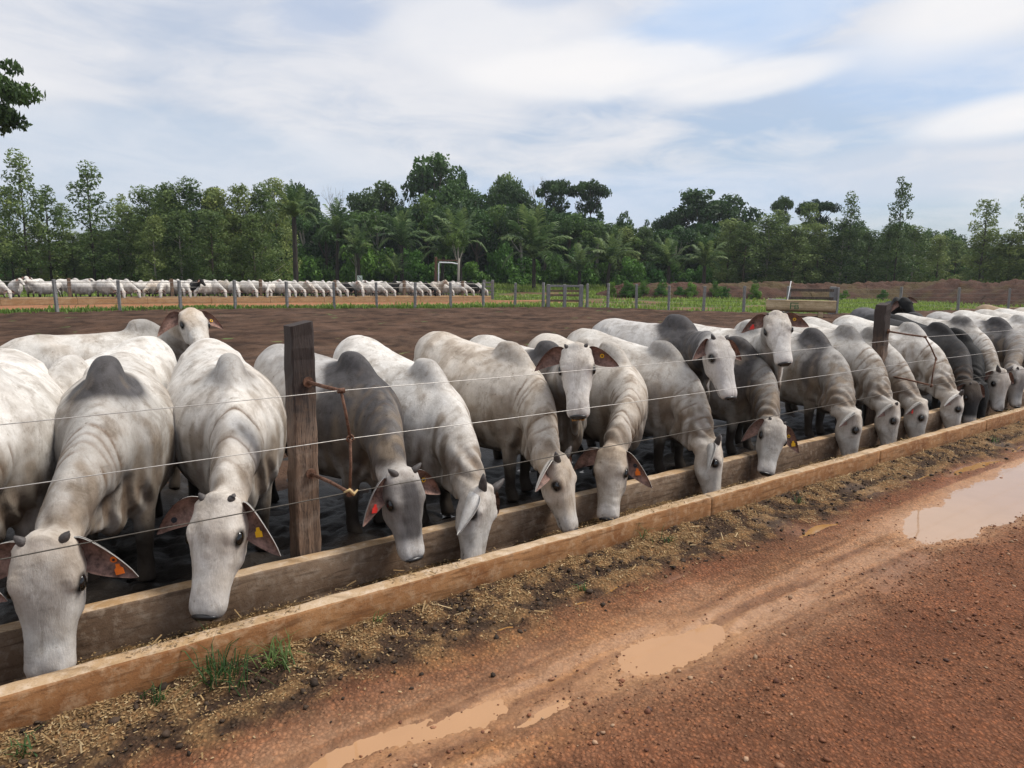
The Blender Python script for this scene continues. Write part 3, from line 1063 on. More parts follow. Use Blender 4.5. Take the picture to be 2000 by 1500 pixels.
def near_wires():
    anchors = [-5.8, 1.665, 9.05, 16.4, 24, 32, 40]
    for z, x2, lab, mt in ((1.385, 0.0, 'topmost of the three wires stretched above the near trough', 'wire'), (1.095, 0.2, 'middle of the three wires stretched above the near trough', 'wire'),
                       (0.768, 0.2, 'lowest of the three wires stretched above the near trough', 'wire_dark')):
        pts = []
        for a, b in zip(anchors[:-1], anchors[1:]):
            for k in range(24):
                f = k / 24
                sag = -0.018 * 4 * f * (1 - f)
                pts.append(P(a + (b - a) * f, 3.83 + 0.004 * math.sin(k * 1.3), z + sag))
        pts.append(P(anchors[-1], 3.83, z))
        V, F = tube_geo(pts, 0.0026 if mt == 'wire' else 0.0034, 6)
        tag(mesh_np('fence_wire', V, F, MAT[mt], smooth=True), lab, 'wire', 'wires above the near trough')


near_wires()


# ------------------------------------------------------------------ cattle
def unit(v):
    v = np.asarray(v, float)
    return v / (np.linalg.norm(v) + 1e-12)


def loft(rings, n=20, e=2.2):
    """rings: (centre, axis_u, axis_v, ru, rv_up, rv_down, top_narrowing)"""
    V, F = [], []
    a = np.linspace(0, 2 * math.pi, n, endpoint=False)
    ca, sa = np.cos(a), np.sin(a)
    cu = np.sign(ca) * np.abs(ca) ** (2 / e)
    su = np.sign(sa) * np.abs(sa) ** (2 / e)
    for c, U, W, ru, up, dn, nar in rings:
        x = ru * cu * (1 - nar * np.maximum(su, 0) ** 1.6)
        y = np.where(su > 0, up, dn) * su
        V.append(np.asarray(c)[None] + x[:, None] * np.asarray(U)[None] + y[:, None] * np.asarray(W)[None])
    m = len(rings)
    V = np.concatenate(V)
    for i in range(m - 1):
        for k in range(n):
            F.append((i * n + k, i * n + (k + 1) % n, (i + 1) * n + (k + 1) % n, (i + 1) * n + k))
    F.append(tuple(range(n - 1, -1, -1)))
    F.append(tuple((m - 1) * n + k for k in range(n)))
    return V, F


_SPH = {}


def sphere_geo(nu=12, nv=8):
    if (nu, nv) in _SPH:
        return _SPH[(nu, nv)]
    V, F = [(0, 0, 1.0)], []
    for j in range(1, nv):
        th = math.pi * j / nv
        for i in range(nu):
            ph = 2 * math.pi * i / nu
            V.append((math.sin(th) * math.cos(ph), math.sin(th) * math.sin(ph), math.cos(th)))
    V.append((0, 0, -1.0))
    for i in range(nu):
        F.append((0, 1 + i, 1 + (i + 1) % nu))
        for j in range(nv - 2):
            a = 1 + j * nu
            F.append((a + i, a + nu + i, a + nu + (i + 1) % nu, a + (i + 1) % nu))
        F.append((1 + (nv - 2) * nu + i, len(V) - 1, 1 + (nv - 2) * nu + (i + 1) % nu))
    _SPH[(nu, nv)] = (np.array(V), F)
    return _SPH[(nu, nv)]


class Parts:
    def __init__(self):
        self.V, self.F, self.n = [], [], 0

    def add(self, V, F):
        self.V.append(np.asarray(V, float))
        self.F += [tuple(i + self.n for i in f) for f in F]
        self.n += len(V)

    def ell(self, c, r, A=None):
        S, F = sphere_geo()
        q = S * np.asarray(r)[None]
        if A is not None:
            q = q @ np.asarray(A)
        self.add(q + np.asarray(c)[None], F)

    def tube(self, pts, rad, n=12):
        self.add(*tube_geo(pts, rad, n))


def remesh(V, F, voxel):
    me = bpy.data.meshes.new('tmp')
    me.from_pydata(V.tolist(), [], F)
    ob = bpy.data.objects.new('tmp', me)
    COL.objects.link(ob)
    md = ob.modifiers.new('r', 'REMESH')
    md.mode = 'VOXEL'
    md.voxel_size = voxel
    dg = bpy.context.evaluated_depsgraph_get()
    ev = ob.evaluated_get(dg)
    m2 = ev.to_mesh()
    n = len(m2.vertices)
    W = np.empty(n * 3, np.float32)
    m2.vertices.foreach_get('co', W)
    lt = np.empty(len(m2.polygons), np.int32)
    m2.polygons.foreach_get('loop_total', lt)
    li = np.empty(len(m2.loops), np.int32)
    m2.loops.foreach_get('vertex_index', li)
    ev.to_mesh_clear()
    bpy.data.objects.remove(ob)
    bpy.data.meshes.remove(me)
    assert (lt == 4).all()
    return W.reshape(-1, 3).astype(float), li.reshape(-1, 4)


def smooth_np(V, F, it, lam=0.5):
    n = len(V)
    a = np.concatenate([F[:, [0, 1]], F[:, [1, 2]], F[:, [2, 3]], F[:, [3, 0]]])
    i = np.concatenate([a[:, 0], a[:, 1]])
    j = np.concatenate([a[:, 1], a[:, 0]])
    cnt = np.bincount(i, minlength=n).astype(float)
    for _ in range(it):
        S = np.stack([np.bincount(i, V[j, k], minlength=n) for k in range(3)], 1) / cnt[:, None]
        V = V + lam * (S - V)
    return V


def vnormals(V, F):
    fn = np.cross(V[F[:, 2]] - V[F[:, 0]], V[F[:, 3]] - V[F[:, 1]])
    N_ = np.zeros_like(V)
    for k in range(4):
        for c in range(3):
            N_[:, c] += np.bincount(F[:, k], fn[:, c], minlength=len(V))
    return N_ / (np.linalg.norm(N_, axis=1)[:, None] + 1e-12)


def bez(p0, p1, p2, p3, u):
    u = np.asarray(u)[:, None]
    return (1 - u) ** 3 * p0 + 3 * u * (1 - u) ** 2 * p1 + 3 * u ** 2 * (1 - u) * p2 + u ** 3 * p3


def ear_geo(L, W, root, e, o, droop, nv=11, nu=7):
    """cupped leaf-shaped ear: e along, o opening direction"""
    e = unit(e)
    o = unit(o - (o @ e) * e)
    sd = np.cross(e, o)
    lay = []
    for th in (0.0, 0.007):
        V = []
        for i in range(nv):
            v = i / (nv - 1)
            w = W * (math.sin(math.pi * min(1, (v * 0.93 + 0.07) ** 0.62)) ** 0.75 + 0.02)
            curl = 1.25 * (1 - v) ** 0.9 + 0.35
            for j in range(nu):
                a = (j / (nu - 1)) * 2 - 1
                an = a * curl
                y = w * math.sin(an) / max(math.sin(curl) if curl < 1.57 else 1, 0.3)
                dz = w * 0.75 * (1 - math.cos(an)) / (1 - math.cos(curl)) if curl > 0 else 0
                q = root + e * (L * v) + sd * y + o * (dz - w * 0.35 - th) + np.array([0, 0, -1]) * droop * v * v * L + o * (0.10 * L * math.sin(2.6 * v) * (1 - v)) + sd * (0.05 * L * math.sin(3.1 * v))
                V.append(q)
        lay.append(np.array(V))
    V = np.concatenate(lay)
    g = grid_faces(nv, nu)
    m = nv * nu
    F = [tuple(f) for f in g] + [tuple(int(i) + m for i in f[::-1]) for f in g]
    mi = [1] * len(g) + [0] * len(g)
    rim = [i * nu for i in range(nv)] + [(nv - 1) * nu + j for j in range(1, nu)] + [i * nu + nu - 1 for i in range(nv - 2, -1, -1)]
    for a, b in zip(rim[:-1], rim[1:]):
        F.append((a, b, b + m, a + m))
        mi.append(0)
    return V, F, mi, sd, o


COAT = {  # white base, cream share, hump, neck, face, body darkening
    'white': dict(base=(0.76, 0.735, 0.69), cream=0.08, hump=0.10, neck=0.05, face=0.05, body=0.0),
    'cream': dict(base=(0.72, 0.67, 0.60), cream=0.26, hump=0.20, neck=0.10, face=0.05, body=0.06),
    'grey': dict(base=(0.70, 0.675, 0.63), cream=0.08, hump=0.60, neck=0.35, face=0.25, body=0.08),
    'dark': dict(base=(0.62, 0.60, 0.575), cream=0.03, hump=1.0, neck=0.85, face=0.75, body=0.15),
    'black': dict(base=(0.009, 0.0085, 0.0085), cream=0.0, hump=0.0, neck=0.0, face=0.0, body=0.0),
}


def make_steer(name, hump, yaw, poll, muz, coat='white', twist=0.0, k=None, back=None, horn=0.0, horn_w=0.55, tags=(), folds=1.0, voxel=0.017,
               simple=False, seed=0, world=None, girth=1.10, humpk=0.92, ears=None, head_k=1.0, mud=1.0, crumb=False, tint=None, droop=0.35):
    """hump, poll, muz: (s,t,z) along the trough; yaw: degrees the rump swings up the row"""
    C = dict(COAT[coat])
    if tint:
        C.update(tint)
    rg = np.random.default_rng(seed + 100)
    if world is None:
        Hw, Pw, Mw = P(*hump), P(*poll), P(*muz)
        fw = -(math.cos(R(yaw)) * AWAY + math.sin(R(yaw)) * ROW)
    else:
        Hw, Pw, Mw = (np.array(q, float) for q in (hump, poll, muz))
        fw = np.array([math.cos(R(yaw)), math.sin(R(yaw)), 0])
    hz = Hw[2] - (world or 0.0)
    gz = world or 0.0
    k = k or 1.0
    lf = np.cross([0, 0, 1], fw)
    M = np.stack([fw, lf, [0, 0, 1.0]])           # world -> local rows
    o = np.array([Hw[0], Hw[1], gz])
    L = lambda w: M @ (w - o)
    pl, mz = L(Pw), L(Mw)
    back = back if back else 1.40 * k
    X3, Y3, Z3 = np.eye(3)
    zs0 = hz - 1.485 * k                           # shear so that hump and rump heights fit
    zs1 = back - 1.385 * k

    def sh(p):
        p = np.array(p, float) * k
        f = np.clip(-p[0] / (1.05 * k), -0.4, 1.2)
        p[2] += (zs0 * (1 - f) + zs1 * f) * np.clip(p[2] / (0.9 * k), 0, 1)
        return p

    G = Parts()
    tor = [(-1.36, 1.13, 0.07, .09, .12), (-1.30, 1.12, 0.15, .16, .20), (-1.17, 1.08, .225, .27, .34), (-1.0, 1.02, .285, .355, .41), (-.80, .98, .32, .375, .45),
           (-.55, .95, .385, .40, .57), (-.30, .95, .39, .405, .57), (-.06, .97, .36, .395, .55), (.10, .99, .32, .375, .54), (.24, .99, .27, .33, .51), (.36, .97, .19, .25, .42), (.43, .95, .06, .12, .14)]
    rings = []
    for x, zc, hw, up, dn in tor:
        c = sh((x, 0, zc))
        nar = 0.42 if x > -0.3 else 0.30
        rings.append((c, Y3, Z3, hw * k * girth, up * k, dn * k, nar))
    G.add(*loft(rings, 24, 2.25))
    if not simple:
        for sy in (-1, 1):
            G.ell(sh((0.04, sy * .185, .93)), np.array((.20, .085, .27)) * k)         # shoulder
            G.ell(sh((0.20, sy * .165, .80)), np.array((.11, .085, .15)) * k)
            G.ell(sh((-0.94, sy * .185, 1.22)), np.array((.11, .06, .07)) * k)        # hook bone
            G.ell(sh((-1.05, sy * .165, .96)), np.array((.24, .12, .26)) * k)          # thigh
            G.ell(sh((-1.28, sy * .095, 1.11)), np.array((.07, .045, .05)) * k)
        G.ell(sh((.30, 0, .64)), np.array((.17, .115, .24)) * k)                       # brisket
    # hump leaning back
    hh = 0.215 * k * humpk
    hb = sh((0.0, 0, 1.27))
    top = np.array([-0.02 * k, 0, hz])
    rr = []
    for f, rx, ry in ((0, .235, .130), (.3, .215, .112), (.55, .190, .098), (.75, .155, .082), (.90, .118, .066), (.98, .070, .042), (1.0, .02, .012)):
        c = hb + (top - hb) * f + np.array([(0.05 - .07 * f) * k, 0, 0])
        rr.append((c, Y3, X3, ry * k * (0.65 + 0.35 * humpk), rx * k * (0.6 + 0.4 * humpk), rx * k * (0.6 + 0.4 * humpk), 0.0))
    G.add(*loft(rr, 18, 2.0))
    # head frame
    d = unit(mz - pl)
    HL = 0.58 * head_k * k
    kh = HL / 0.56
    n0 = np.array([0.9, 0, 0.38])
    nrm = unit(n0 - (n0 @ d) * d)
    w_ = np.cross(nrm, d)
    tw = -R(twist)
    nrm, w_ = nrm * math.cos(tw) + w_ * math.sin(tw), w_ * math.cos(tw) - nrm * math.sin(tw)
    # neck spine
    A = sh((-0.02, 0, 1.04))
    B = pl + d * 0.055 * kh - nrm * 0.075 * kh
    ch = B - A
    cl = np.linalg.norm(ch)
    p1 = A + cl * 0.42 * unit(np.array([1.0, 0, 0.10 * (ch[2] / cl)]))
    p2 = B - cl * 0.30 * unit(unit(ch) + 0.35 * d)
    uu = np.linspace(0, 1, 15)
    S = bez(A, p1, p2, B, uu)
    T_ = np.gradient(S, axis=0)
    T_ /= np.linalg.norm(T_, axis=1)[:, None]
    rings, nk_dn = [], []
    for i, u in enumerate(uu):
        sd = unit(Y3 * (1 - u) + w_ * u)
        sd = unit(sd - (sd @ T_[i]) * T_[i])
        vt = np.cross(T_[i], sd)
        rl = np.interp(u, [0, .25, .5, .75, 1], [.215, .205, .150, .118, .100]) * k
        up = np.interp(u, [0, .25, .5, .75, 1], [.30, .25, .185, .150, .105]) * k
        dn = np.interp(u, [0, .25, .5, .75, 1], [.32, .29, .215, .165, .120]) * k
        rings.append((S[i], sd, vt, rl, up, dn, 0.38))
        nk_dn.append((S[i], sd, vt, dn))
    G.add(*loft(rings, 20, 2.1))
    # dewlap, hanging in loose folds
    rings = []
    for i in range(1, 14):
        c, sd, vt, dn = nk_dn[i]
        u = uu[i]
        hang = unit(0.5 * -vt + 0.5 * np.array([0, 0, -1.0]))
        ex = np.interp(u, [.07, .25, .45, .7, .93], [.15, .22, .18, .10, .03]) * k
        wob = 0.018 * math.sin(i * 1.9 + seed) * k
        cc = c - vt * dn * 0.92 + hang * ex * 0.35 + sd * wob
        rings.append((cc, sd, -hang, 0.030 * k, 0.10 * k, ex, 0.0))
    G.add(*loft(rings, 14, 2.0))
    # head
    hd = [(-.045, .045, .015, .055), (-.02, .074, .042, .085), (.02, .094, .060, .105), (.07, .114, .074, .135), (.13, .124, .080, .158), (.185, .121, .076, .168), (.235, .108, .068, .168),
          (.29, .096, .060, .158), (.345, .086, .054, .138), (.40, .080, .050, .118), (.45, .079, .048, .102), (.495, .082, .047, .092), (.53, .082, .040, .082), (.558, .070, .022, .062), (.575, .042, .002, .038)]
    rings = [(pl + d * x * kh, w_, nrm, hw * 1.14 * kh, up * kh, dn * 1.10 * kh, 0.22 if x > .25 else 0.12) for x, hw, up, dn in hd]
    G.add(*loft(rings, 24, 2.45))
    hp = lambda x, y, z: pl + (d * x + w_ * y + nrm * z) * kh
    HM = np.stack([d, w_, nrm])
    if not simple:
        for sy in (-1, 1):
            G.ell(hp(.165, sy * .100, .040), np.array((.055, .034, .034)) * kh, HM)     # brow
            G.ell(hp(.25, sy * .084, -.080), np.array((.10, .034, .075)) * kh, HM)      # cheek
            G.ell(hp(.525, sy * .044, .012), np.array((.036, .028, .030)) * kh, HM)     # nostril wing
            G.ell(hp(.03, sy * .085, .0), np.array((.04, .045, .045)) * kh, HM)         # ear base
        G.ell(hp(.50, 0, -.075), np.array((.055, .050, .030)) * kh, HM)                 # lower lip
        G.ell(hp(-.01, 0, .035), np.array((.035, .06, .035)) * kh, HM)                  # poll
    # legs
    for sy in (-1, 1):
        j = rg.uniform(-0.06, 0.06)
        f0, f1, f2 = sh((.10, sy * .19, .82)), np.array([.11 * k + j, sy * .165 * k, .42 * k]), np.array([.10 * k + 1.3 * j, sy * .16 * k, .11 * k])
        G.tube([f0, (f0 + f1) / 2 + [0, 0, .02], f1 + [0.0, 0, .05], f1 - [0, 0, .06], f2 + [0, 0, .06], f2, f2 + [0.03 * k, 0, -.06 * k], f2 + [.045 * k, 0, -.11 * k]],
               [x * k for x in (.135, .105, .074, .066, .050, .056, .060, .066)], 12)
        j = rg.uniform(-0.08, 0.08)
        h0 = sh((-1.02, sy * .17, .92))
        h1, h2, h3 = sh((-.90, sy * .20, .72)), np.array([-1.16 * k + j, sy * .165 * k, .50 * k]), np.array([-1.12 * k + 1.2 * j, sy * .165 * k, .11 * k])
        G.tube([h0, h1, (h1 + h2) / 2, h2, h2 + [.01, 0, -.10], h3 + [0, 0, .05], h3, h3 + [.03 * k, 0, -.06 * k], h3 + [.045 * k, 0, -.11 * k]],
               [x * k for x in (.17, .15, .095, .062, .055, .045, .05, .055, .062)], 12)
    tb = sh((-1.34, 0, 1.19))
    G.tube([tb, tb + np.array([-.07, 0, -.06]) * k, tb + np.array([-.10, 0.01, -.35]) * k, tb + np.array([-.08, .02, -.62]) * k, tb + np.array([-.08, .02, -.80]) * k],
           [x * k for x in ((.04, .034, .024, .03, .02) if voxel < 0.03 else (.045, .04, .035, .045, .03))], 8)
    V, F = remesh(np.concatenate(G.V), G.F, voxel)
    hx0 = (V - pl) @ d / kh
    if voxel < 0.03:
        V = smooth_np(V, F, 4, 0.5)
        V = smooth_np(V, F, 8, (0.55 * sstep(.04, -.08, hx0) * sstep(.35, .6, V[:, 2]))[:, None])
    else:
        V = smooth_np(V, F, 3, 0.5)
    Nn = vnormals(V, F)
    # ---- fields
    q = V - pl
    hx, hy, hzv = q @ d / kh, q @ w_ / kh, q @ nrm / kh
    inhead = sstep(-.10, 0.0, hx) * (np.abs(hy) < .2) * (hzv > -.24) * (hzv < .16) * (hx < .66)
    u2 = np.linspace(0, 1, 41)
    S2 = bez(A, p1, p2, B, u2)
    D2 = ((V[:, None, :] - S2[None]) ** 2).sum(2)
    iu = D2.argmin(1)
    un = u2[iu]
    dist = np.sqrt(D2.min(1))
    sdl = np.array([unit(Y3 * (1 - u) + w_ * u) for u in u2])
    T2 = np.gradient(S2, axis=0)
    T2 /= np.linalg.norm(T2, axis=1)[:, None]
    vt2 = np.cross(T2, sdl)
    vt2 /= np.linalg.norm(vt2, axis=1)[:, None]
    rel = V - S2[iu]
    side = (rel * sdl[iu]).sum(1)
    upc = (rel * vt2[iu]).sum(1)
    # finer u along the axis
    un = un + (rel * T2[iu]).sum(1) / cl
    inneck = sstep(.10, .22, un) * sstep(1.02, .86, un) * (1 - inhead) * sstep(.40, .30, dist)
    sp = V + rg.uniform(0, 50, 3)
    big = fbm(sp, 2.6, 3)
    med = fbm(sp + 3, 8, 3)
    fin = vnoise(sp + 9, 30)
    # skin folds across the neck, swept back towards the hump at the sides
    fold = np.zeros(len(V))
    if folds > 0 and not simple:
        ang = np.abs(side) / (0.12 * k)
        uw = un - 0.05 * np.minimum(ang, 1.8) ** 1.3 * 0.8 + 0.035 * (big - 0.5) + 0.02 * (med - 0.5)
        us = 0.24 + np.cumsum(rg.uniform(0.040, 0.105, 10)) - 0.05
        for i, uc in enumerate(us):
            if uc > 0.86:
                break
            if rg.random() < 0.22:
                continue
            st = rg.uniform(0.5, 1.0) * (1.0 if uc < 0.72 else 0.6)
            brk = sstep(.34, .52, fbm(sp + 13.7 * i, 4.5, 2))
            fold = np.maximum(fold, st * brk * np.exp(-((uw - uc) / 0.010) ** 2))
        fold *= inneck * sstep(-0.15 * k, -0.02 * k, upc) * folds * sstep(0.25, 0.45, med + 0.15)
        V = V - Nn * (0.008 * fold)[:, None] * k
    # loose hide under the chest: vertical pleats
    ple = np.zeros(len(V))
    if not simple:
        zr = V[:, 2] / k
        ple = sstep(.85, .65, zr) * sstep(.42, .55, zr) * sstep(.12, .25, V[:, 0] / k) * (1 - inhead)
        pw = np.sin(V[:, 1] / k * 70 + 6 * big + 4 * med)
        V = V + Nn * (0.012 * ple * pw)[:, None] * k
    tor_m = (1 - inhead) * sstep(.45, .65, V[:, 2] / k)
    rib = np.sin(V[:, 0] / k * 46 + 2 * big) * sstep(-.15, -.3, V[:, 0] / k) * sstep(-.85, -.7, V[:, 0] / k) * sstep(.65, .8, V[:, 2] / k) * sstep(1.32, 1.2, V[:, 2] / k)
    V = V + Nn * ((0.022 * (big - 0.5) + 0.011 * (med - 0.5)) * tor_m + 0.0022 * rib)[:, None] * k
    V = V + Nn * ((0.010 * (med - .5) + 0.004 * (fin - .5)) * inhead)[:, None] * kh
    # face details: muzzle groove, mouth line, eye socket
    mouth = np.exp(-((hzv + .050 + .25 * np.maximum(.5 - hx, 0)) / .007) ** 2) * sstep(.40, .47, hx) * (hx < .6) * (hzv < -.01) * inhead
    if not simple:
        V = V - Nn * (0.010 * mouth)[:, None] * kh
        wr = np.sin(hx * 210 + 8 * med) * np.exp(-(((hx - .12) / .07) ** 2 + ((np.abs(hy) - .08) / .04) ** 2)) * inhead
        V = V + Nn * (0.0022 * wr)[:, None]
    # ---- colours
    base = np.array(C['base'])
    c = base[None] * (0.84 + 0.30 * big)[:, None]
    cream = np.array([0.46, 0.335, 0.215])
    zr = V[:, 2] / k
    if coat != 'black':
        f = np.clip(C['cream'] * (0.4 + 1.6 * sstep(.4, .65, med * .6 + big * .4)) + (0.12 + 1.1 * C['cream']) * inhead * sstep(.30, .05, hx) * (.5 + med), 0, .85)[:, None]
        c = c * (1 - f) + cream * f
        grey = np.array([0.062, 0.058, 0.060])
        dh = V - np.array([0.0, 0, hz - 0.10 * k])
        hg = sstep(.34 * k, .13 * k, np.sqrt((dh[:, 0] * 1.0) ** 2 + (dh[:, 1] * 1.2) ** 2 + (np.minimum(dh[:, 2] + .05, 0) * .75) ** 2))
        ng = inneck * (0.55 + 0.45 * sstep(.1, -.1, upc)) + 0.7 * sstep(.28 * k, .1 * k, np.abs(V[:, 0] - .12 * k)) * sstep(.5, .8, zr) * (1 - inhead)
        fg = inhead * (sstep(.50, .40, hx) * (0.55 + 0.45 * sstep(.10, .02, np.abs(hy))) * sstep(.0, .10, hx))
        g = np.clip(C['hump'] * hg * 1.15 + C['neck'] * ng * (0.55 + 0.9 * (big - 0.1)) + C['face'] * fg * (0.6 + 0.8 * med) + C['body'] * (0.4 + 1.2 * big) * tor_m, 0, .97)
        g = np.clip(g + 0.20 * sstep(.50, .68, med * .6 + big * .4) * (1 - .5 * inhead), 0, .97)[:, None]
        c = c * (1 - g) + grey * (0.7 + 0.6 * fin)[:, None] * g
        # pale muzzle band
        f = (inhead * sstep(.40, .47, hx) * sstep(.57, .54, hx))[:, None] * 0.65
        c = c * (1 - f) + np.array([0.64, 0.61, 0.58]) * f
        # dust, manure and rain streaks on the flanks, thicker low down
        st = vnoise(np.stack([sp[:, 0] * 16, sp[:, 1] * 16, sp[:, 2] * 2.2], 1), 1.0)
        dm = np.clip((sstep(1.22, .62, zr) * (0.28 + 0.75 * sstep(.35, .7, st * .6 + big * .4)) + 0.34 * sstep(.53, .68, st * .5 + med * .5) * sstep(1.6, 1.1, zr)) * (1 - 0.85 * inhead) * mud, 0, .85)[:, None]
        c = c * (1 - dm) + np.array([0.215, 0.168, 0.122]) * (0.55 + 0.9 * med)[:, None] * dm
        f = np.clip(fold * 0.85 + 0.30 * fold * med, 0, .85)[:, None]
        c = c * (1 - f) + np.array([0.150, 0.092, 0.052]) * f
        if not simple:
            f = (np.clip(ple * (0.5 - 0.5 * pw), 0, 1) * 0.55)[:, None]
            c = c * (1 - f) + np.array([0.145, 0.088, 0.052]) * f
    # wet mud on the lower legs
    f = (sstep(.50, .26, zr + 0.22 * (med - .5)) * (1 - inhead) * (1 - inneck))[:, None]
    c = c * (1 - f) + np.array([0.046, 0.035, 0.026]) * f
    # black skin round the eyes, nose and mouth
    ed = np.sqrt((hx - .186) ** 2 + (np.abs(hy) - .125) ** 2 * .6 + (hzv - .008) ** 2 * 1.3)
    f = (inhead * sstep(.058, .034, ed))[:, None] * 0.95
    c = c * (1 - f) + np.array([0.018, 0.016, 0.015]) * f
    f = (inhead * np.clip(sstep(.045, .07, hx - .50 + 0.35 * np.minimum(hzv, 0)) * sstep(-.055, -.03, hzv) + 0.85 * mouth, 0, 1))[:, None]
    c = c * (1 - f) + np.array([0.024, 0.021, 0.021]) * f
    root = empty(name, tuple(o), math.atan2(fw[1], fw[0]))
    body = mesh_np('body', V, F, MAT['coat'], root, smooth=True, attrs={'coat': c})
    # ---- small parts
    nv_, nu_ = (7, 5) if simple else (12, 9)
    grav = np.array([0, 0, -1.0])
    eb = {}
    for sy, nm in ((1, 'L'), (-1, 'R')):
        ov = (ears or {}).get(nm, {})
        e = w_ * sy * 0.92 - d * 0.10 + nrm * ov.get('fwd', 0.05) + grav * ov.get('droop', droop)
        op = nrm * ov.get('on', 1.0) + d * 0.32 + grav * 0.08
        rt = hp(.035, sy * .088, -.035)
        Ve, Fe, mi, sd_, on_ = ear_geo(0.250 * kh * ov.get('len', 1.0), 0.070 * kh, rt, e, op, 0.42, nv_, nu_)
        cc = np.tile(base * 0.86, (len(Ve), 1))
        if coat in ('grey', 'dark'):
            cc *= 0.72
        eo = mesh_np('ear', Ve, Fe, [MAT['coat'], MAT['ear_in']], root, smooth=True, attrs={'coat': cc})
        eo.data.polygons.foreach_set('material_index', np.array(mi, np.int32))
        eb[nm] = (rt, unit(e), sd_, on_, eo)
        if not simple:
            S_, SF = sphere_geo(14, 10)
            ey = hp(.186, sy * .1305, .008)
            mesh_np('eye', ey + (S_ * np.array((.037, .017, .026)) * kh) @ HM, SF, MAT['eye'], root, smooth=True)
            if horn > 0:
                hb_ = hp(.0, sy * .072, .028)
                hv = unit(w_ * sy * horn_w - d * 0.62 + nrm * 0.30)
                hv2 = unit(hv - d * 0.5 + w_ * sy * 0.1)
                pts = [hb_ - hv * .02, hb_ + hv * horn * .35, hb_ + hv * horn * .7 + hv2 * horn * .05, hb_ + hv * horn * .85 + hv2 * horn * .22]
                Vh, Fh = tube_geo(pts, [(.014 + .16 * horn) * kh * q for q in (1.0, .87, .58, .18)], 12)
                mesh_np('horn', Vh, Fh, MAT['horn'], root, smooth=True)
    if not simple:
        nz = MB()
        S_, SF = sphere_geo(16, 10)
        pts = (S_ * np.array((.020, .068, .036)))
        nz.add(hp(.558, 0, .004) + (pts * kh) @ HM, SF, 0)
        for sy in (-1, 1):
            nz.add(hp(.566, sy * .036, .006) + (S_ * np.array((.012, .014, .011)) * kh) @ HM, SF, 1)
        no = nz.build('nose', [MAT['nose'], MAT['nostril']], root, smooth=True)
        if crumb:
            cb = MB()
            for _ in range(70):
                a = rg.uniform(-1, 1)
                pz = rg.uniform(-.055, .005)
                cpt = hp(.575 - .25 * abs(pz + .02) + rg.uniform(-.006, .004), a * .046, pz)
                cb.add(cpt + (sphere_geo(6, 4)[0] * rg.uniform(.003, .009, 3)) @ HM, sphere_geo(6, 4)[1])
            cbo = cb.build('feed_on_muzzle', MAT['feed_crumb'], root)
            cbo['kind'] = 'stuff'
    for sidec, colr, v, shape in tags:
        rt, e, sd_, on_, eo = eb[sidec]
        ce = rt + e * 0.25 * kh * v + grav * 0.42 * v * v * 0.25 * kh + on_ * (0.025 * kh * math.sin(2.6 * v) * (1 - v))
        if shape == 'flag':
            t = MB()
            down = unit(grav * 0.9 + e * 0.2)
            wd = unit(np.cross(down, on_))
            nn = np.cross(wd, down)
            c0 = ce + on_ * 0.012
            out = [(-.009, -.006), (.009, -.006), (.012, .014), (.021, .020), (.021, .052), (-.021, .052), (-.021, .020), (-.012, .014)]
            Vt = [c0 + wd * x + down * y + nn * z for z in (-.002, .002) for x, y in out]
            Ft = [tuple(range(7, -1, -1)), tuple(range(8, 16))] + [(i, (i + 1) % 8, 8 + (i + 1) % 8, 8 + i) for i in range(8)]
            t.add(Vt, Ft, 0)
            t.build('ear_tag', [MAT['tag_' + colr]], eo)
        else:
            t = MB()
            for rr_, z, m_ in ((.017, .004, 0), (.007, .008, 1)):
                a = np.linspace(0, 2 * math.pi, 14, endpoint=False)
                o2 = unit(np.cross(on_, e))
                base_c = ce - on_ * 0.014
                Vt = [base_c + on_ * zz + rr_ * (math.cos(x) * e + math.sin(x) * o2) for zz in (-.004, z) for x in a]
                nA = 14
                Ft = [tuple(range(nA - 1, -1, -1)), tuple(range(nA, 2 * nA))] + [(i, (i + 1) % nA, nA + (i + 1) % nA, nA + i) for i in range(nA)]
                t.add(Vt, Ft, m_)
            t.build('ear_tag', [MAT['tag_' + colr], MAT['tag_dark']], eo)
    return root


GRP = 'cattle crowded along the near feed trough'


def steer(label, **kw):
    r = make_steer('steer', **kw)
    tag(r, label, 'cow', GRP)
    return r


def dn(p, ds, dt, L=0.55):
    """muzzle point hanging below a poll"""
    v = unit(np.array([ds, dt, -1.0]))
    return tuple(np.array(p) + v * L)


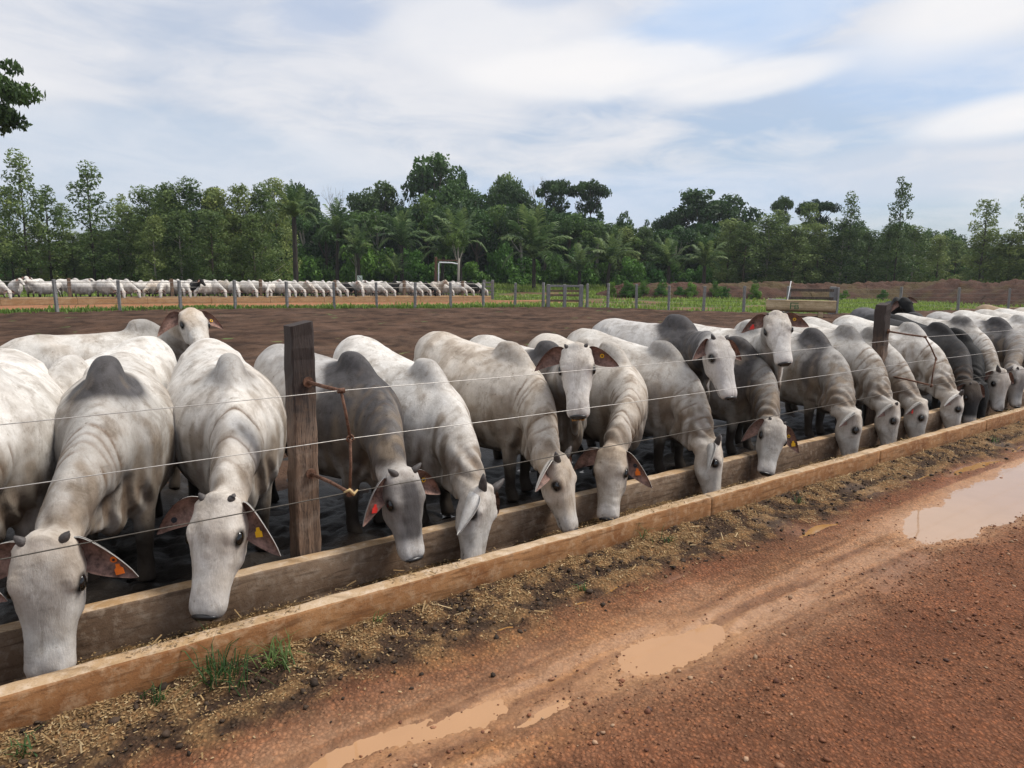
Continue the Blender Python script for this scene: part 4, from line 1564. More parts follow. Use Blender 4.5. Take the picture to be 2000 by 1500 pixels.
def near_herd():
    steer('white steer cut off by the left edge of the photo, only its flank showing', hump=(0.02, 5.35, 1.56), yaw=8, poll=(-0.32, 4.1, 0.72), muz=(-0.40, 3.97, 0.14),
          coat='white', back=1.50, k=1.04, seed=1, twist=0, tags=())
    steer('big grey-white steer with dark charcoal hump and orange ear tag, leftmost head at the trough', hump=(0.67, 5.30, 1.50), yaw=13, poll=(0.20, 4.10, 0.72), muz=(0.16, 3.97, 0.10),
          coat='grey', back=1.44, k=1.04, head_k=1.12, seed=2, twist=8, girth=1.03, tint=dict(hump=1.5, neck=.42, face=.42, cream=.14, body=.12), folds=1.0,
          tags=(('L', 'orange', .62, 'button'), ('L', 'orange', .70, 'flag')), horn=0.05, humpk=1.05, mud=1.1)
    steer('white steer with a cream face and yellow ear tag, second head from the left', hump=(1.45, 5.28, 1.48), yaw=7, poll=(1.05, 4.15, 0.76), muz=(0.90, 3.97, 0.20),
          coat='white', back=1.52, k=1.03, head_k=1.08, seed=3, twist=34, tint=dict(hump=.38, cream=.16), tags=(('L', 'yellow', .5, 'flag'), ('R', 'dark', .65, 'button')), horn=0.04,
          ears={'R': dict(fwd=.25, droop=.30), 'L': dict(droop=.75)})
    steer('dark grey steer with an almost black hump and charcoal face, beside the charred post', hump=(2.40, 5.25, 1.45), yaw=-11, poll=(2.21, 4.12, 0.74), muz=(2.22, 3.97, 0.13),
          coat='dark', back=1.45, k=1.0, seed=4, twist=4, horn=0.07, horn_w=0.9, tags=(('L', 'yellow', .42, 'button'), ('R', 'red', .6, 'flag')), folds=0.35,
          ears={'R': dict(droop=.85), 'L': dict(droop=.35)}, tint=dict(body=.22, hump=1.6, neck=1.35, face=1.15))
    steer('white steer with dark pointed horn and drooping ear, right of the dark grey steer', hump=(2.99, 5.12, 1.37), yaw=-5, poll=(2.87, 4.10, 0.52), muz=(2.72, 3.99, 0.03),
          coat='white', back=1.50, k=1.0, seed=5, twist=-24, horn=0.12, tint=dict(hump=.25, face=.22), folds=0.3, ears={'R': dict(droop=1.0, len=1.0, on=.1), 'L': dict(droop=.35, len=.8)})
    steer('cream steer with deep brown neck wrinkles and its head turned to the right', hump=(3.97, 5.25, 1.46), yaw=-7, poll=(3.58, 4.10, 0.64), muz=(3.62, 3.97, 0.10),
          coat='cream', back=1.50, k=1.0, seed=6, twist=-14, horn=0.09, folds=1.1, ears={'R': dict(droop=.25, fwd=.1), 'L': dict(droop=.2, len=.7)}, humpk=1.05)
    steer('grey-humped steer facing the road with raised white head and feed stuck on its muzzle', hump=(4.43, 5.25, 1.44), yaw=0, poll=(3.83, 4.20, 1.49), muz=(3.70, 4.02, 1.00),
          coat='grey', back=1.44, k=1.0, seed=7, twist=42, tint=dict(face=0.0, hump=1.1, neck=.7), folds=0, crumb=True, horn=0.03, tags=(('L', 'yellow', .45, 'button'),),
          ears={'R': dict(droop=.20, on=.9), 'L': dict(droop=.15, on=.9)}, head_k=.98)
    steer('cream steer with striped neck and hanging orange ear tag, right of the feed-muzzled one', hump=(5.15, 5.12, 1.41), yaw=4, poll=(4.19, 4.12, 0.62), muz=(4.02, 3.98, 0.12),
          coat='cream', back=1.44, k=1.0, seed=8, twist=52, tint=dict(cream=.2, face=.25), folds=1.1, tags=(('L', 'orange', .55, 'flag'), ('L', 'dark', .45, 'button')),
          ears={'L': dict(droop=.65, len=1.1), 'R': dict(droop=.25)})
    steer('grey-white steer with a short thick dark horn and its head turned right in the trough', hump=(5.83, 5.02, 1.40), yaw=-5, poll=(5.54, 4.10, 0.50), muz=(5.46, 3.99, 0.0),
          coat='grey', back=1.48, k=1.0, seed=9, twist=-32, tint=dict(hump=.35, neck=.2, face=.06, cream=.12), horn=0.10, folds=.9, ears={'R': dict(droop=.6), 'L': dict(len=.7)})
    steer('charcoal steer with a tall black hump and raised pale head looking right', hump=(6.62, 5.50, 1.64), yaw=0, poll=(5.80, 4.32, 1.46), muz=(5.72, 4.06, 0.88),
          coat='dark', back=1.55, k=1.03, seed=10, twist=8, tint=dict(face=.15, hump=1.6, neck=1.7, body=.05), humpk=1.25, horn=0.05, folds=0.2,
          tags=(('L', 'yellow', .4, 'button'),), ears={'R': dict(droop=.45, len=.75), 'L': dict(droop=.25)})
    steer('grey steer head down below the tall-humped one, yellow tag hanging from its ear', hump=(7.18, 5.05, 1.39), yaw=-8, poll=(6.55, 4.10, 0.59), muz=(6.28, 4.0, 0.10),
          coat='grey', back=1.48, k=0.98, seed=11, twist=32, tint=dict(hump=1.4, neck=1.0, face=.5, body=.12), folds=.6, tags=(('L', 'yellow', .6, 'flag'), ('L', 'yellow', .4, 'button')),
          ears={'L': dict(droop=.55), 'R': dict(droop=.7)}, horn=0.03)
    steer('white steer with raised head held highest, red ear tag, looking over the wires', hump=(7.70, 5.25, 1.55), yaw=6, poll=(6.76, 4.32, 1.68), muz=(6.60, 4.08, 1.20),
          coat='white', back=1.47, k=1.0, seed=12, twist=42, tint=dict(hump=.3, neck=.2), folds=0, horn=0.02, tags=(('R', 'red', .55, 'flag'), ('L', 'yellow', .4, 'button')),
          ears={'R': dict(droop=.10, on=.9), 'L': dict(droop=.15, on=.9)}, head_k=.98)
    spec = [
        ('grey-humped steer in profile, first head-down animal right of the raised white head', (8.81, 5.05, 1.43), 10, (8.08, 4.05, 0.54), 'grey', dict(hump=.8, neck=.85, face=.3), .5, 0, ()),
        ('white steer with a striped dirty neck, second in profile right of the raised white head', (9.65, 5.05, 1.46), 12, (9.02, 4.05, 0.54), 'grey', dict(hump=.4, neck=.2, cream=.1), 1.0, 0.04, ()),
        ('white steer with a red tag in a dark ear, head down in profile', (10.18, 4.95, 1.41), 12, (9.80, 4.05, 0.49), 'grey', dict(hump=.45, neck=.15), .9, 0, (('R', 'red', .45, 'flag'),)),
        ('white steer with dark curved horn, head down under the bent iron bracket', (11.46, 5.0, 1.44), 10, (10.90, 4.05, 0.49), 'white', dict(hump=.3, neck=.12), 1.0, 0.09, ()),
        ('black steer with its dark head down in the trough, right of the bracket', (12.33, 4.95, 1.42), 6, (11.54, 4.1, 0.58), 'dark', dict(base=(.030, .029, .030), cream=0, hump=0, neck=0, face=0, body=0), .2, 0.03, ()),
        ('black steer squeezed behind the dark grey head, only its black shoulder showing', (12.75, 4.85, 1.32), 6, (12.05, 4.15, 0.52), 'black', dict(), 0, 0.0, ()),
        ('pale steer with a black pointed horn, near the far right end of the trough', (13.32, 5.0, 1.50), 10, (12.57, 4.1, 0.70), 'grey', dict(hump=.45, neck=.12, face=.2), .9, 0.11, ()),
        ('grey steer with a dark neck, last head seen at the right edge', (14.75, 4.95, 1.44), 12, (13.32, 4.1, 0.68), 'dark', dict(hump=1.1, neck=1.0, face=.7, body=.15), .6, 0.04, ()),
    ]
    for i, (lab, hu, yw, po, ct, tn, fo, ho, tg) in enumerate(spec):
        mzl = dn(po, -0.10, 0.02 - 0.10, 0.54)
        steer(lab, hump=hu, yaw=yw, poll=po, muz=mzl, coat=ct, back=1.50, k=1.0, seed=20 + i, twist=(-40, -36, -34, -36, 10, -10, 12, 0)[i], head_k=1.06, tint=tn, folds=fo, horn=ho, tags=tg,
              voxel=0.019 if i < 4 else 0.022, ears={'R': dict(droop=.28, len=.82, fwd=-.55, on=.75), 'L': dict(len=.8)}, mud=.1 if 'black' in lab.split(' ')[:1] else 1.1)
    # waiting behind the front rank
    steer('white steer standing behind the two leftmost heads, only its broad back showing', hump=(0.55, 6.35, 1.42), yaw=38, poll=(-0.1, 5.5, 1.2), muz=(-0.3, 5.25, 0.75), coat='white', back=1.50, k=1.03, seed=40, voxel=0.024)
    steer('pale steer standing broadside behind the left group, head up and facing the road', hump=(1.50, 8.75, 1.55), yaw=-100, poll=(1.90, 8.35, 1.62), muz=(1.93, 7.95, 1.24), coat='grey', back=1.43,
          k=1.03, seed=41, voxel=0.022, twist=75, tint=dict(hump=.3, neck=.15, face=.05, cream=.2), tags=(('L', 'yellow', .5, 'button'),), folds=0, ears={'L': dict(droop=.2), 'R': dict(droop=.45)})
    extra = [('white', 16.0, 5.0, 1.46, 12), ('grey', 17.1, 5.0, 1.46, 10), ('white', 18.2, 5.05, 1.47, 14), ('cream', 19.4, 5.0, 1.45, 10), ('grey', 20.6, 5.0, 1.5, 12), ('white', 21.8, 5.0, 1.47, 8), ('white', 23.0, 5.0, 1.45, 12), ('grey', 24.4, 5.0, 1.5, 10)]
    for i, (ct, s, t, z, yw) in enumerate(extra):
        steer('%s steer further along the trough, %s back beyond the last visible head' % ({'white': 'white', 'grey': 'grey-humped', 'cream': 'cream'}[ct], nth(i + 1)),
              hump=(s, t, z), yaw=yw, poll=(s - .75, 4.1, .58), muz=dn((s - .75, 4.1, .58), -.1, -.1, .54), coat=ct, back=1.50, k=1.0, seed=50 + i, voxel=0.03, folds=0.6, simple=False)
    steer('dark grey steer whose back shows behind the post at the right', hump=(13.9, 6.0, 1.50), yaw=14, poll=(13.2, 5.0, 1.1), muz=(13.1, 4.8, .65), coat='dark', back=1.55, k=1.04, seed=70, voxel=0.026, tint=dict(base=(.20, .20, .21), body=.5, cream=0), mud=.2)
    steer('tan-backed steer standing behind the white backs at the far right', hump=(21.5, 6.6, 1.42), yaw=16, poll=(20.8, 5.7, 1.1), muz=(20.7, 5.5, .6), coat='cream', back=1.47, k=0.98, seed=71, voxel=0.03, tint=dict(base=(.42, .27, .16), cream=.6), mud=.4)
    steer('grey steer with a tall curved hump, farthest of the herd at the right edge', hump=(30.0, 7.2, 1.72), yaw=14, poll=(29.2, 6.2, 1.3), muz=(29.1, 6.0, .8), coat='dark', back=1.55, k=1.05, seed=72, voxel=0.03, humpk=1.2)
    steer('black steer standing in the pen beyond the right post, head towards the camera', hump=(20.3, 9.3, 1.62), yaw=58, poll=(19.45, 8.75, 1.58), muz=(19.35, 8.40, 1.16), coat='black', back=1.50, k=1.06, seed=73, voxel=0.03, twist=0)


near_herd()


# ------------------------------------------------------------------ far pens
def far_herd():
    D3 = lambda px: None
    cow_n = np.array([FN[0], FN[1]])
    protos = {}

    def proto(pose, coat, seed):
        key = (pose, coat, seed)
        if key in protos:
            return protos[key]
        z0 = (0, 0, 1.46)
        if pose == 'eat':
            po, mz_, tw = (0.98, 0.06, 0.74), (1.10, 0.06, 0.20), 0
        elif pose == 'stand':
            po, mz_, tw = (1.02, 0.03, 1.42), (1.40, 0.06, 1.08), 0
        else:  # look
            po, mz_, tw = (0.80, 0.20, 1.52), (1.02, 0.42, 1.12), -40
        r = make_steer('far_steer', z0, 0, po, mz_, coat, twist=tw, voxel=0.042, simple=True, seed=seed, world=0.0, folds=0, tint=dict(hump=.12, neck=.04) if coat != 'black' else None, mud=0.35)
        protos[key] = r
        r['used'] = 0
        return r

    # photo column, metres behind the far trough, pose, heading offset from facing the trough, coat
    L_ = [(4, 1.2, 'eat', 30, 'white'), (36, 3.0, 'look', 5, 'white'), (66, 5.2, 'look', -30, 'white'), (86, 4.2, 'stand', -70, 'white'), (153, 5.0, 'stand', 60, 'white'), (176, 2.6, 'stand', 62, 'white'),
          (208, 4.6, 'look', 10, 'white'), (217, 1.4, 'eat', 25, 'white'), (236, 1.2, 'eat', 10, 'white'), (252, 1.3, 'eat', 35, 'white'), (279, 3.0, 'stand', -60, 'white'), (300, 2.4, 'eat', -40, 'cream'),
          (322, 1.3, 'eat', -20, 'white'), (330, 4.6, 'look', 0, 'white'), (352, 2.0, 'eat', 10, 'white'), (366, 1.5, 'eat', 5, 'white'), (374, 4.4, 'stand', 70, 'white'), (386, 1.5, 'look', 0, 'black'), (403, 1.2, 'eat', -55, 'white'),
          (424, 1.3, 'eat', 25, 'white'), (438, 5.0, 'stand', 80, 'white'), (446, 2.2, 'eat', 15, 'cream'), (462, 1.4, 'eat', 0, 'white'), (478, 2.6, 'eat', 25, 'white'), (490, 1.3, 'eat', 12, 'white'), (502, 4.2, 'stand', -75, 'white'),
          (514, 1.6, 'eat', 20, 'white'), (530, 1.3, 'eat', -30, 'white'), (541, 4.0, 'look', -10, 'white'), (552, 1.2, 'eat', 15, 'white'), (566, 1.4, 'eat', 12, 'white'), (578, 1.3, 'eat', 25, 'white'), (592, 1.8, 'look', -5, 'white'), (604, 1.3, 'eat', 16, 'cream'),
          (616, 1.3, 'eat', 22, 'white'), (628, 4.2, 'stand', 75, 'white'), (633, 1.3, 'eat', 15, 'white'), (648, 1.3, 'eat', 28, 'white'), (662, 1.3, 'eat', 22, 'white'), (678, 1.4, 'eat', 25, 'black'), (690, 1.7, 'look', -5, 'white'),
          (704, 1.3, 'eat', -10, 'white'), (720, 1.3, 'eat', 20, 'white'), (728, 4.3, 'stand', -70, 'white'), (738, 1.3, 'eat', 26, 'white'), (754, 1.3, 'eat', 24, 'white'), (771, 2.0, 'stand', 55, 'black'), (785, 3.6, 'look', 0, 'white'), (794, 1.3, 'eat', 22, 'white'),
          (808, 1.3, 'eat', 24, 'white'), (822, 1.3, 'eat', 26, 'white'), (833, 1.4, 'eat', 22, 'black'), (845, 1.3, 'eat', 10, 'cream'), (856, 1.6, 'look', 0, 'cream'), (868, 1.3, 'eat', 26, 'white'), (884, 3.2, 'stand', 65, 'white'), (893, 1.3, 'eat', 24, 'white'), (906, 1.3, 'eat', 30, 'white'),
          (921, 1.4, 'eat', 26, 'black'), (934, 1.3, 'eat', 26, 'white')]
    nb = {'eat': 'feeding at', 'stand': 'standing behind', 'look': 'looking out over'}
    cn = {'white': 'white', 'cream': 'dirty cream', 'black': 'black'}
    for i, (px, off, pose, dh, coat) in enumerate(L_):
        # where the sight line crosses the line 'off' metres behind the far trough
        r2 = np.array([(px - 1000) / 1387, 1.0])
        base = FT0 + FN * off
        k = (base @ FN) / (r2 @ FN)
        xy = r2 * k
        if pose == 'eat':
            xy = xy + FN * 0.15
        seed = 300 + (i % 3 if coat == 'white' else 0) + {'eat': 0, 'stand': 10, 'look': 20}[pose]
        pr = proto(pose, coat, seed)
        o = pr if pr['used'] == 0 else copy_tree(pr)
        if pr['used'] == 0:
            pr['used'] = 1
        else:
            del o['used']
        hd = math.atan2(-FN[1], -FN[0]) + R(dh)
        o.location = (xy[0], xy[1], float(ground_z(xy[0], xy[1])) + 0.15)
        o.rotation_euler = (0, 0, hd)
        sc = 0.95 + 0.05 * math.sin(i * 3.7)
        o.scale = (sc, sc * 1.05, sc)
        tag(o, 'small far %s steer %s the distant trough, %s from the left' % (cn[coat], nb[pose], nth(i + 1)), 'cow', 'cattle at the distant trough')
    for pr in protos.values():
        del pr['used']


far_herd()


def far_trough():
    L = float(np.linalg.norm(FT1 - FT0))
    ang = math.atan2(FDIR[1], FDIR[0])
    root = empty('feed_trough', (FT0[0], FT0[1], 0.0), ang)
    tag(root, 'low tan feed trough across the pen with small cattle lined up behind it', 'feed trough', 'concrete feed troughs')
    a, i = -16.0, 0
    while a < L - 0.1:
        b = min(a + 4.0, L)
        for nm, y, h in (('front_wall', 0.06, 0.36), ('back_wall', 0.72, 0.42)):
            m = MB()
            m.box(((a + b) / 2, y, h / 2 - 0.12), (b - a - 0.02, 0.13, h + 0.2), bev=0.02)
            m.build(nm, MAT['concrete_far'], root)
        i += 1
        a = b
    m = MB()
    m.box(((-16 + L) / 2, 0.39, 0.0), (L + 16, 0.52, 0.10))
    m.build('floor', MAT['concrete_in'], root)


far_trough()


def at_far(px, off):
    r2 = np.array([(px - 1000) / 1387, 1.0])
    base = FT0 + FN * off
    k = (base @ FN) / (r2 @ FN)
    return r2 * k


def far_trough_fence():
    root = empty('corral_fence', (0, 0, 0))
    tag(root, 'timber posts with wires rising among the cattle of the distant trough', 'fence', 'corral fences')
    pts = [(140, 0.0), (339, 0.0), (511, 0.0), (655, 0.0), (789, 0.0), (902, 0.0), (-60, 0)]
    for j, (px, _) in enumerate(pts):
        xy = at_far(px, 1.0)
        m = MB()
        m.box((xy[0], xy[1], 0.78), (0.20, 0.20, 1.66), rz=0.6, bev=0.02)
        m.build('post', MAT['post'], root)
    a, b = at_far(-60, 0.9), at_far(945, 0.9)
    for z in (1.05, 1.38):
        V, F = tube_geo([(a[0] + (b[0] - a[0]) * f, a[1] + (b[1] - a[1]) * f, z) for f in np.linspace(0, 1, 30)], 0.012, 4)
        mesh_np('fence_wire', V, F, MAT['wire'], root)
    # end rails at the right end of that pen
    g = empty('rail_fence', (0, 0, 0))
    tag(g, 'short grey rail fence closing the right end of the distant cattle pen', 'fence', 'corral fences')
    D = 63.5
    x0, x1 = at(944, D)[0], at(960, D)[0]
    for x in (x0, x1):
        m = MB()
        m.box((x, D, 0.85), (0.26, 0.24, 1.75), bev=0.03)
        m.build('post', MAT['grey_wood'], g)
    for z in (0.45, 0.80, 1.15, 1.5):
        m = MB()
        m.box(((x0 + x1) / 2, D - 0.14, z), (x1 - x0, 0.05, 0.13))
        m.build('rail', MAT['grey_wood'], g)


far_trough_fence()


def fence_run(name, pts, lab, hgt=1.62, wires=5, r=0.075, group='corral fences', mat='grey_wood'):
    root = empty(name, (0, 0, 0))
    tag(root, lab, 'fence', group)
    rg = np.random.default_rng(len(pts))
    for x, y in pts:
        m = MB()
        h = hgt + rg.uniform(-.05, .05)
        m.box((x, y, h / 2 - 0.1), (r * 2, r * 2, h + 0.2), rz=rg.uniform(0, 1.2), bev=0.02, tilt=(rg.uniform(-.02, .02), rg.uniform(-.02, .02)))
        m.build('post', MAT[mat], root)
    for k in range(wires):
        z = 0.35 + k * (hgt - 0.5) / max(1, wires - 1)
        V, F = tube_geo([(x, y - r - 0.012, z) for x, y in pts], 0.008, 4)
        mesh_np('fence_wire', V, F, MAT['wire_dark'], root)
    return root


fence_run('post_fence', FENCE_L, 'wire fence of grey posts along the far left side of the muddy pen')
fence_run('post_fence', FENCE_R, 'wire fence of grey posts between the plank gate and the water tank')
fence_run('post_fence', FENCE_R2, 'wire fence of grey posts running off to the right beyond the water tank')


def plank_gate():
    (xa, ya), (xb, yb) = (2.45, 49.75), (4.75, 50.1)
    ang = math.atan2(yb - ya, xb - xa)
    root = empty('plank_gate', (xa, ya, 0), ang)
    tag(root, 'weathered plank gate between thick grey posts in the far pen fence', 'gate')
    L = math.hypot(xb - xa, yb - ya)
    for x, w in ((0, .24), (L / 2, .22), (L, .27)):
        m = MB()
        m.box((x, 0, 0.72), (w, .22, 1.64), bev=0.03)
        m.build('post', MAT['grey_wood'], root)
    for z, mt in ((1.44, 'grey_wood'), (1.10, 'brown_wood'), (.80, 'brown_wood'), (.42, 'brown_wood')):
        for a, b in ((.12, L / 2 - .11), (L / 2 + .11, L - .13)):
            m = MB()
            m.box(((a + b) / 2, -.02, z), (b - a, .06, .14), bev=0.01)
            m.build('plank', MAT[mt], root)
    for x in (-.38, L + .45):
        m = MB()
        m.box((x, 0.02, .70), (.13, .13, 1.55), bev=0.02, tilt=(.03, 0))
        m.build('side_post', MAT['brown_wood'], root)


plank_gate()


def water_tank():
    (xa, ya), (xb, yb) = (14.75, 41.4), (18.05, 40.1)
    ang = math.atan2(yb - ya, xb - xa)
    root = empty('water_tank', ((xa + xb) / 2, (ya + yb) / 2, 0), ang)
    tag(root, 'tan concrete water tank on short legs with a green painted logo', 'water tank')
    L, W, H, z0 = 3.6, 1.15, 0.62, 0.24
    prof = []
    for k in range(9):                                   # rounded underside across the width
        a = math.pi * k / 8
        prof.append((-W / 2 * math.cos(a) * (1.0 if k in (0, 8) else 0.985), z0 + H * 0.42 - H * 0.42 * math.sin(a) ** 0.8))
    outer = [(-W / 2, z0 + H)] + [(p[0], p[1]) for p in prof] + [(W / 2, z0 + H)]
    t = 0.07
    inner = [(W / 2 - t, z0 + H), (W / 2 - t, z0 + .3), (-W / 2 + t, z0 + .3), (-W / 2 + t, z0 + H)]
    sec = outer + inner
    V, F = [], []
    n = len(sec)
    xs = (-L / 2, -L / 2 + t, L / 2 - t, L / 2)
    for x in xs:
        V += [(x, y, z) for y, z in sec]
    for i in range(3):
        for k in range(n):
            F.append((i * n + k, i * n + (k + 1) % n, (i + 1) * n + (k + 1) % n, (i + 1) * n + k))
    for i, rev in ((0, False), (3, True)):
        f = tuple(i * n + k for k in range(n))
        F.append(f if not rev else f[::-1])
    mesh_np('basin', V, F, MAT['tank'], root)
    for x in (-L / 2, L / 2):
        m = MB()
        s_ = 1 if x > 0 else -1
        yy = [(p[0] * 0.995, p[1]) for p in outer]
        for xx in (x - .004 * s_, x + .03 * s_):
            m.V += [(xx, y, z - (0.004 if z > z0 + H - .01 else 0)) for y, z in yy]
        k = len(yy)
        m.F += [tuple(range(k)), tuple(range(2 * k - 1, k - 1, -1))] + [(i, (i + 1) % k, k + (i + 1) % k, k + i) for i in range(k)]
        m.M += [0] * (k + 2)
        m.build('end_wall', MAT['tank'], root)
    for y in (-W / 2 + .03, W / 2 - .03):
        m = MB()
        m.box((0, y, z0 + H + .022), (L + .1, .12, .04), bev=.01)
        m.build('rim', MAT['tank'], root)
    for x in (-L * .32, L * .30):
        m = MB()
        m.box((x, 0, .10), (.26, W * .8, .36), bev=.02)
        m.build('leg', MAT['tank'], root)
    m = MB()
    m.box((0, 0, z0 + H - .10), (L - .16, W - .16, .01))
    m.build('water', MAT['water_dark'], root)
    m = MB()
    m.box((-L * .36, -.05, z0 + H + .065), (.95, W * .9, .035), rz=.04)
    m.build('lid', MAT['grey_wood'], root)
    # painted letters F and B joined inside one outline, on the long side
    yf = -W / 2 - .006
    lo = MB()
    cx, cz = -.32, z0 + .30
    for x, z, w, h in ((-.20, .06, .05, .36), (.0, .215, .42, .05), (-.09, .05, .20, .045), (.03, -.02, .045, .20), (.10, .10, .16, .04), (.11, .0, .18, .04), (.19, .05, .04, .14), (.11, -.10, .18, .04), (.21, -.05, .04, .12)):
        lo.box((cx + x, yf, cz + z), (w, .008, h))
    lo.build('logo', MAT['logo'], root)
    # pale pole leaning on the tank
    p = MB()
    p.tube([(-L * .22, W / 2 + .03, .1), (-L * .20, W / 2 + .05, z0 + H), (-L * .165, W / 2 + .16, 1.98)], .026, 8)
    po = p.build('pole', MAT['white'], None, smooth=True)
    M_ = Matrix.Translation(root.location) @ Matrix.Rotation(ang, 4, 'Z')
    po.data.transform(M_)
    tag(po, 'thin white pole leaning behind the water tank', 'pole')
    # plank barrier behind the tank
    g = empty('plank_barrier', (0, 0, 0))
    tag(g, 'two dark planks between grey posts right behind the water tank', 'fence', 'corral fences')
    (x0, y0), (x1, y1) = (17.4, 45.2), (20.1, 45.0)
    for x, y in ((x0, y0), (x1 - .1, y1), (x1 + .12, y1 + .1)):
        m = MB()
        m.box((x, y, .78), (.2, .2, 1.76), bev=.03)
        m.build('post', MAT['grey_wood'], g)
    for z in (1.42, .92):
        m = MB()
        m.box(((x0 + x1) / 2, (y0 + y1) / 2 - .12, z), (x1 - x0, .05, .17), rz=math.atan2(y1 - y0, x1 - x0))
        m.build('plank', MAT['bark'], g)


water_tank()


def board_and_frame():
    x, D = at(703.5, 84)
    g = float(ground_z(x, D))
    root = empty('notice_board', (x, D, g))
    tag(root, 'small square white board with a slanting dark stroke, at the forest edge', 'sign')
    m = MB()
    zc = height(703.5, 543, D) - g
    m.tube([(0, .03, -.1), (0, .03, zc + .2)], .04, 6)
    m.build('post', MAT['grey_wood'], root)
    m = MB()
    m.box((0, -.03, zc), (.58, .03, .58))
    m.build('panel', MAT['white'], root)
    m = MB()
    m.add([(-.18, -.052, zc + .19), (-.12, -.052, zc + .21), (.18, -.052, zc - .15), (.12, -.052, zc - .18)], [(0, 1, 2, 3)])
    m.build('stroke', MAT['black'], root)
    x0, D = at(850, 66.5)
    x1 = at(893, 66.5)[0]
    zt = height(852, 506, D)
    root = empty('goal_frame', (x0, D, 0))
    tag(root, 'tall rusty post with a white pipe arm reaching right, behind the distant cattle', 'pipe frame')
    m = MB()
    m.box((0, 0, zt / 2), (.22, .2, zt + .3), bev=.03, tilt=(.02, 0))
    m.build('post', MAT['rust'], root)
    w = x1 - x0
    m = MB()
    m.tube([(.22, -.1, 0), (.28, -.1, zt * .5), (.3, -.1, zt - .42), (.36, -.1, zt - .34), (w * .7, -.1, zt - .36), (w, -.1, zt - .46)], .06, 8)
    m.build('pipe', MAT['white'], root, smooth=True)
    m = MB()
    m.box((w / 2, 0, zt - .14), (w * 1.05, .06, .10), tilt=(0, 0))
    m.build('crossbar', MAT['rust'], root)
    m = MB()
    m.tube([(w - .02, .0, 0), (w + .06, 0, zt * .5), (w + .1, 0, zt + .05)], .085, 7)
    m.build('support_post', MAT['bark_pale'], root, smooth=True)


board_and_frame()


# ------------------------------------------------------------------ vegetation
def leaf_cloud(centres, radii, per, size, rg, aspect=0.55, up=0.35, light=None, shell=0.55):
    """leaf quads scattered through ellipsoid clumps: returns V, F, leaf value"""
    Vs, val = [], []
    for ci, (c, r) in enumerate(zip(centres, radii)):
        n = int(per * max(.3, (r[0] / np.mean([q[0] for q in radii])) ** 2)) if len(radii) > 1 else per
        v = rg.standard_normal((n, 3))
        v /= np.linalg.norm(v, axis=1)[:, None]
        rad = shell + (1 - shell) * rg.random(n) ** 0.6
        rad *= 1 + 0.22 * np.sin(v[:, 0] * 5 + ci) * np.cos(v[:, 1] * 6 + 2 * ci)
        p = c + v * rad[:, None] * r
        nr = v * 0.6 + rg.standard_normal((n, 3)) * 0.55 + np.array([0, 0, up])
        nr /= np.linalg.norm(nr, axis=1)[:, None]
        a = np.cross(nr, rg.standard_normal((n, 3)))
        a /= np.linalg.norm(a, axis=1)[:, None]
        b = np.cross(nr, a)
        s = size * rg.uniform(0.6, 1.35, n)[:, None]
        q = np.stack([p - a * s, p + b * s * aspect - a * s * .1, p + a * s, p - b * s * aspect + a * s * .1], 1)
        Vs.append(q.reshape(-1, 3))
        cv = rg.uniform(.15, .75) if light is None else light[ci]
        lv = np.clip(cv + rg.normal(0, .16, n), 0, 1)
        val.append(np.repeat(lv, 4))
    V = np.concatenate(Vs)
    F = np.arange(len(V)).reshape(-1, 4)
    return V, F, np.concatenate(val)


TREES = {}


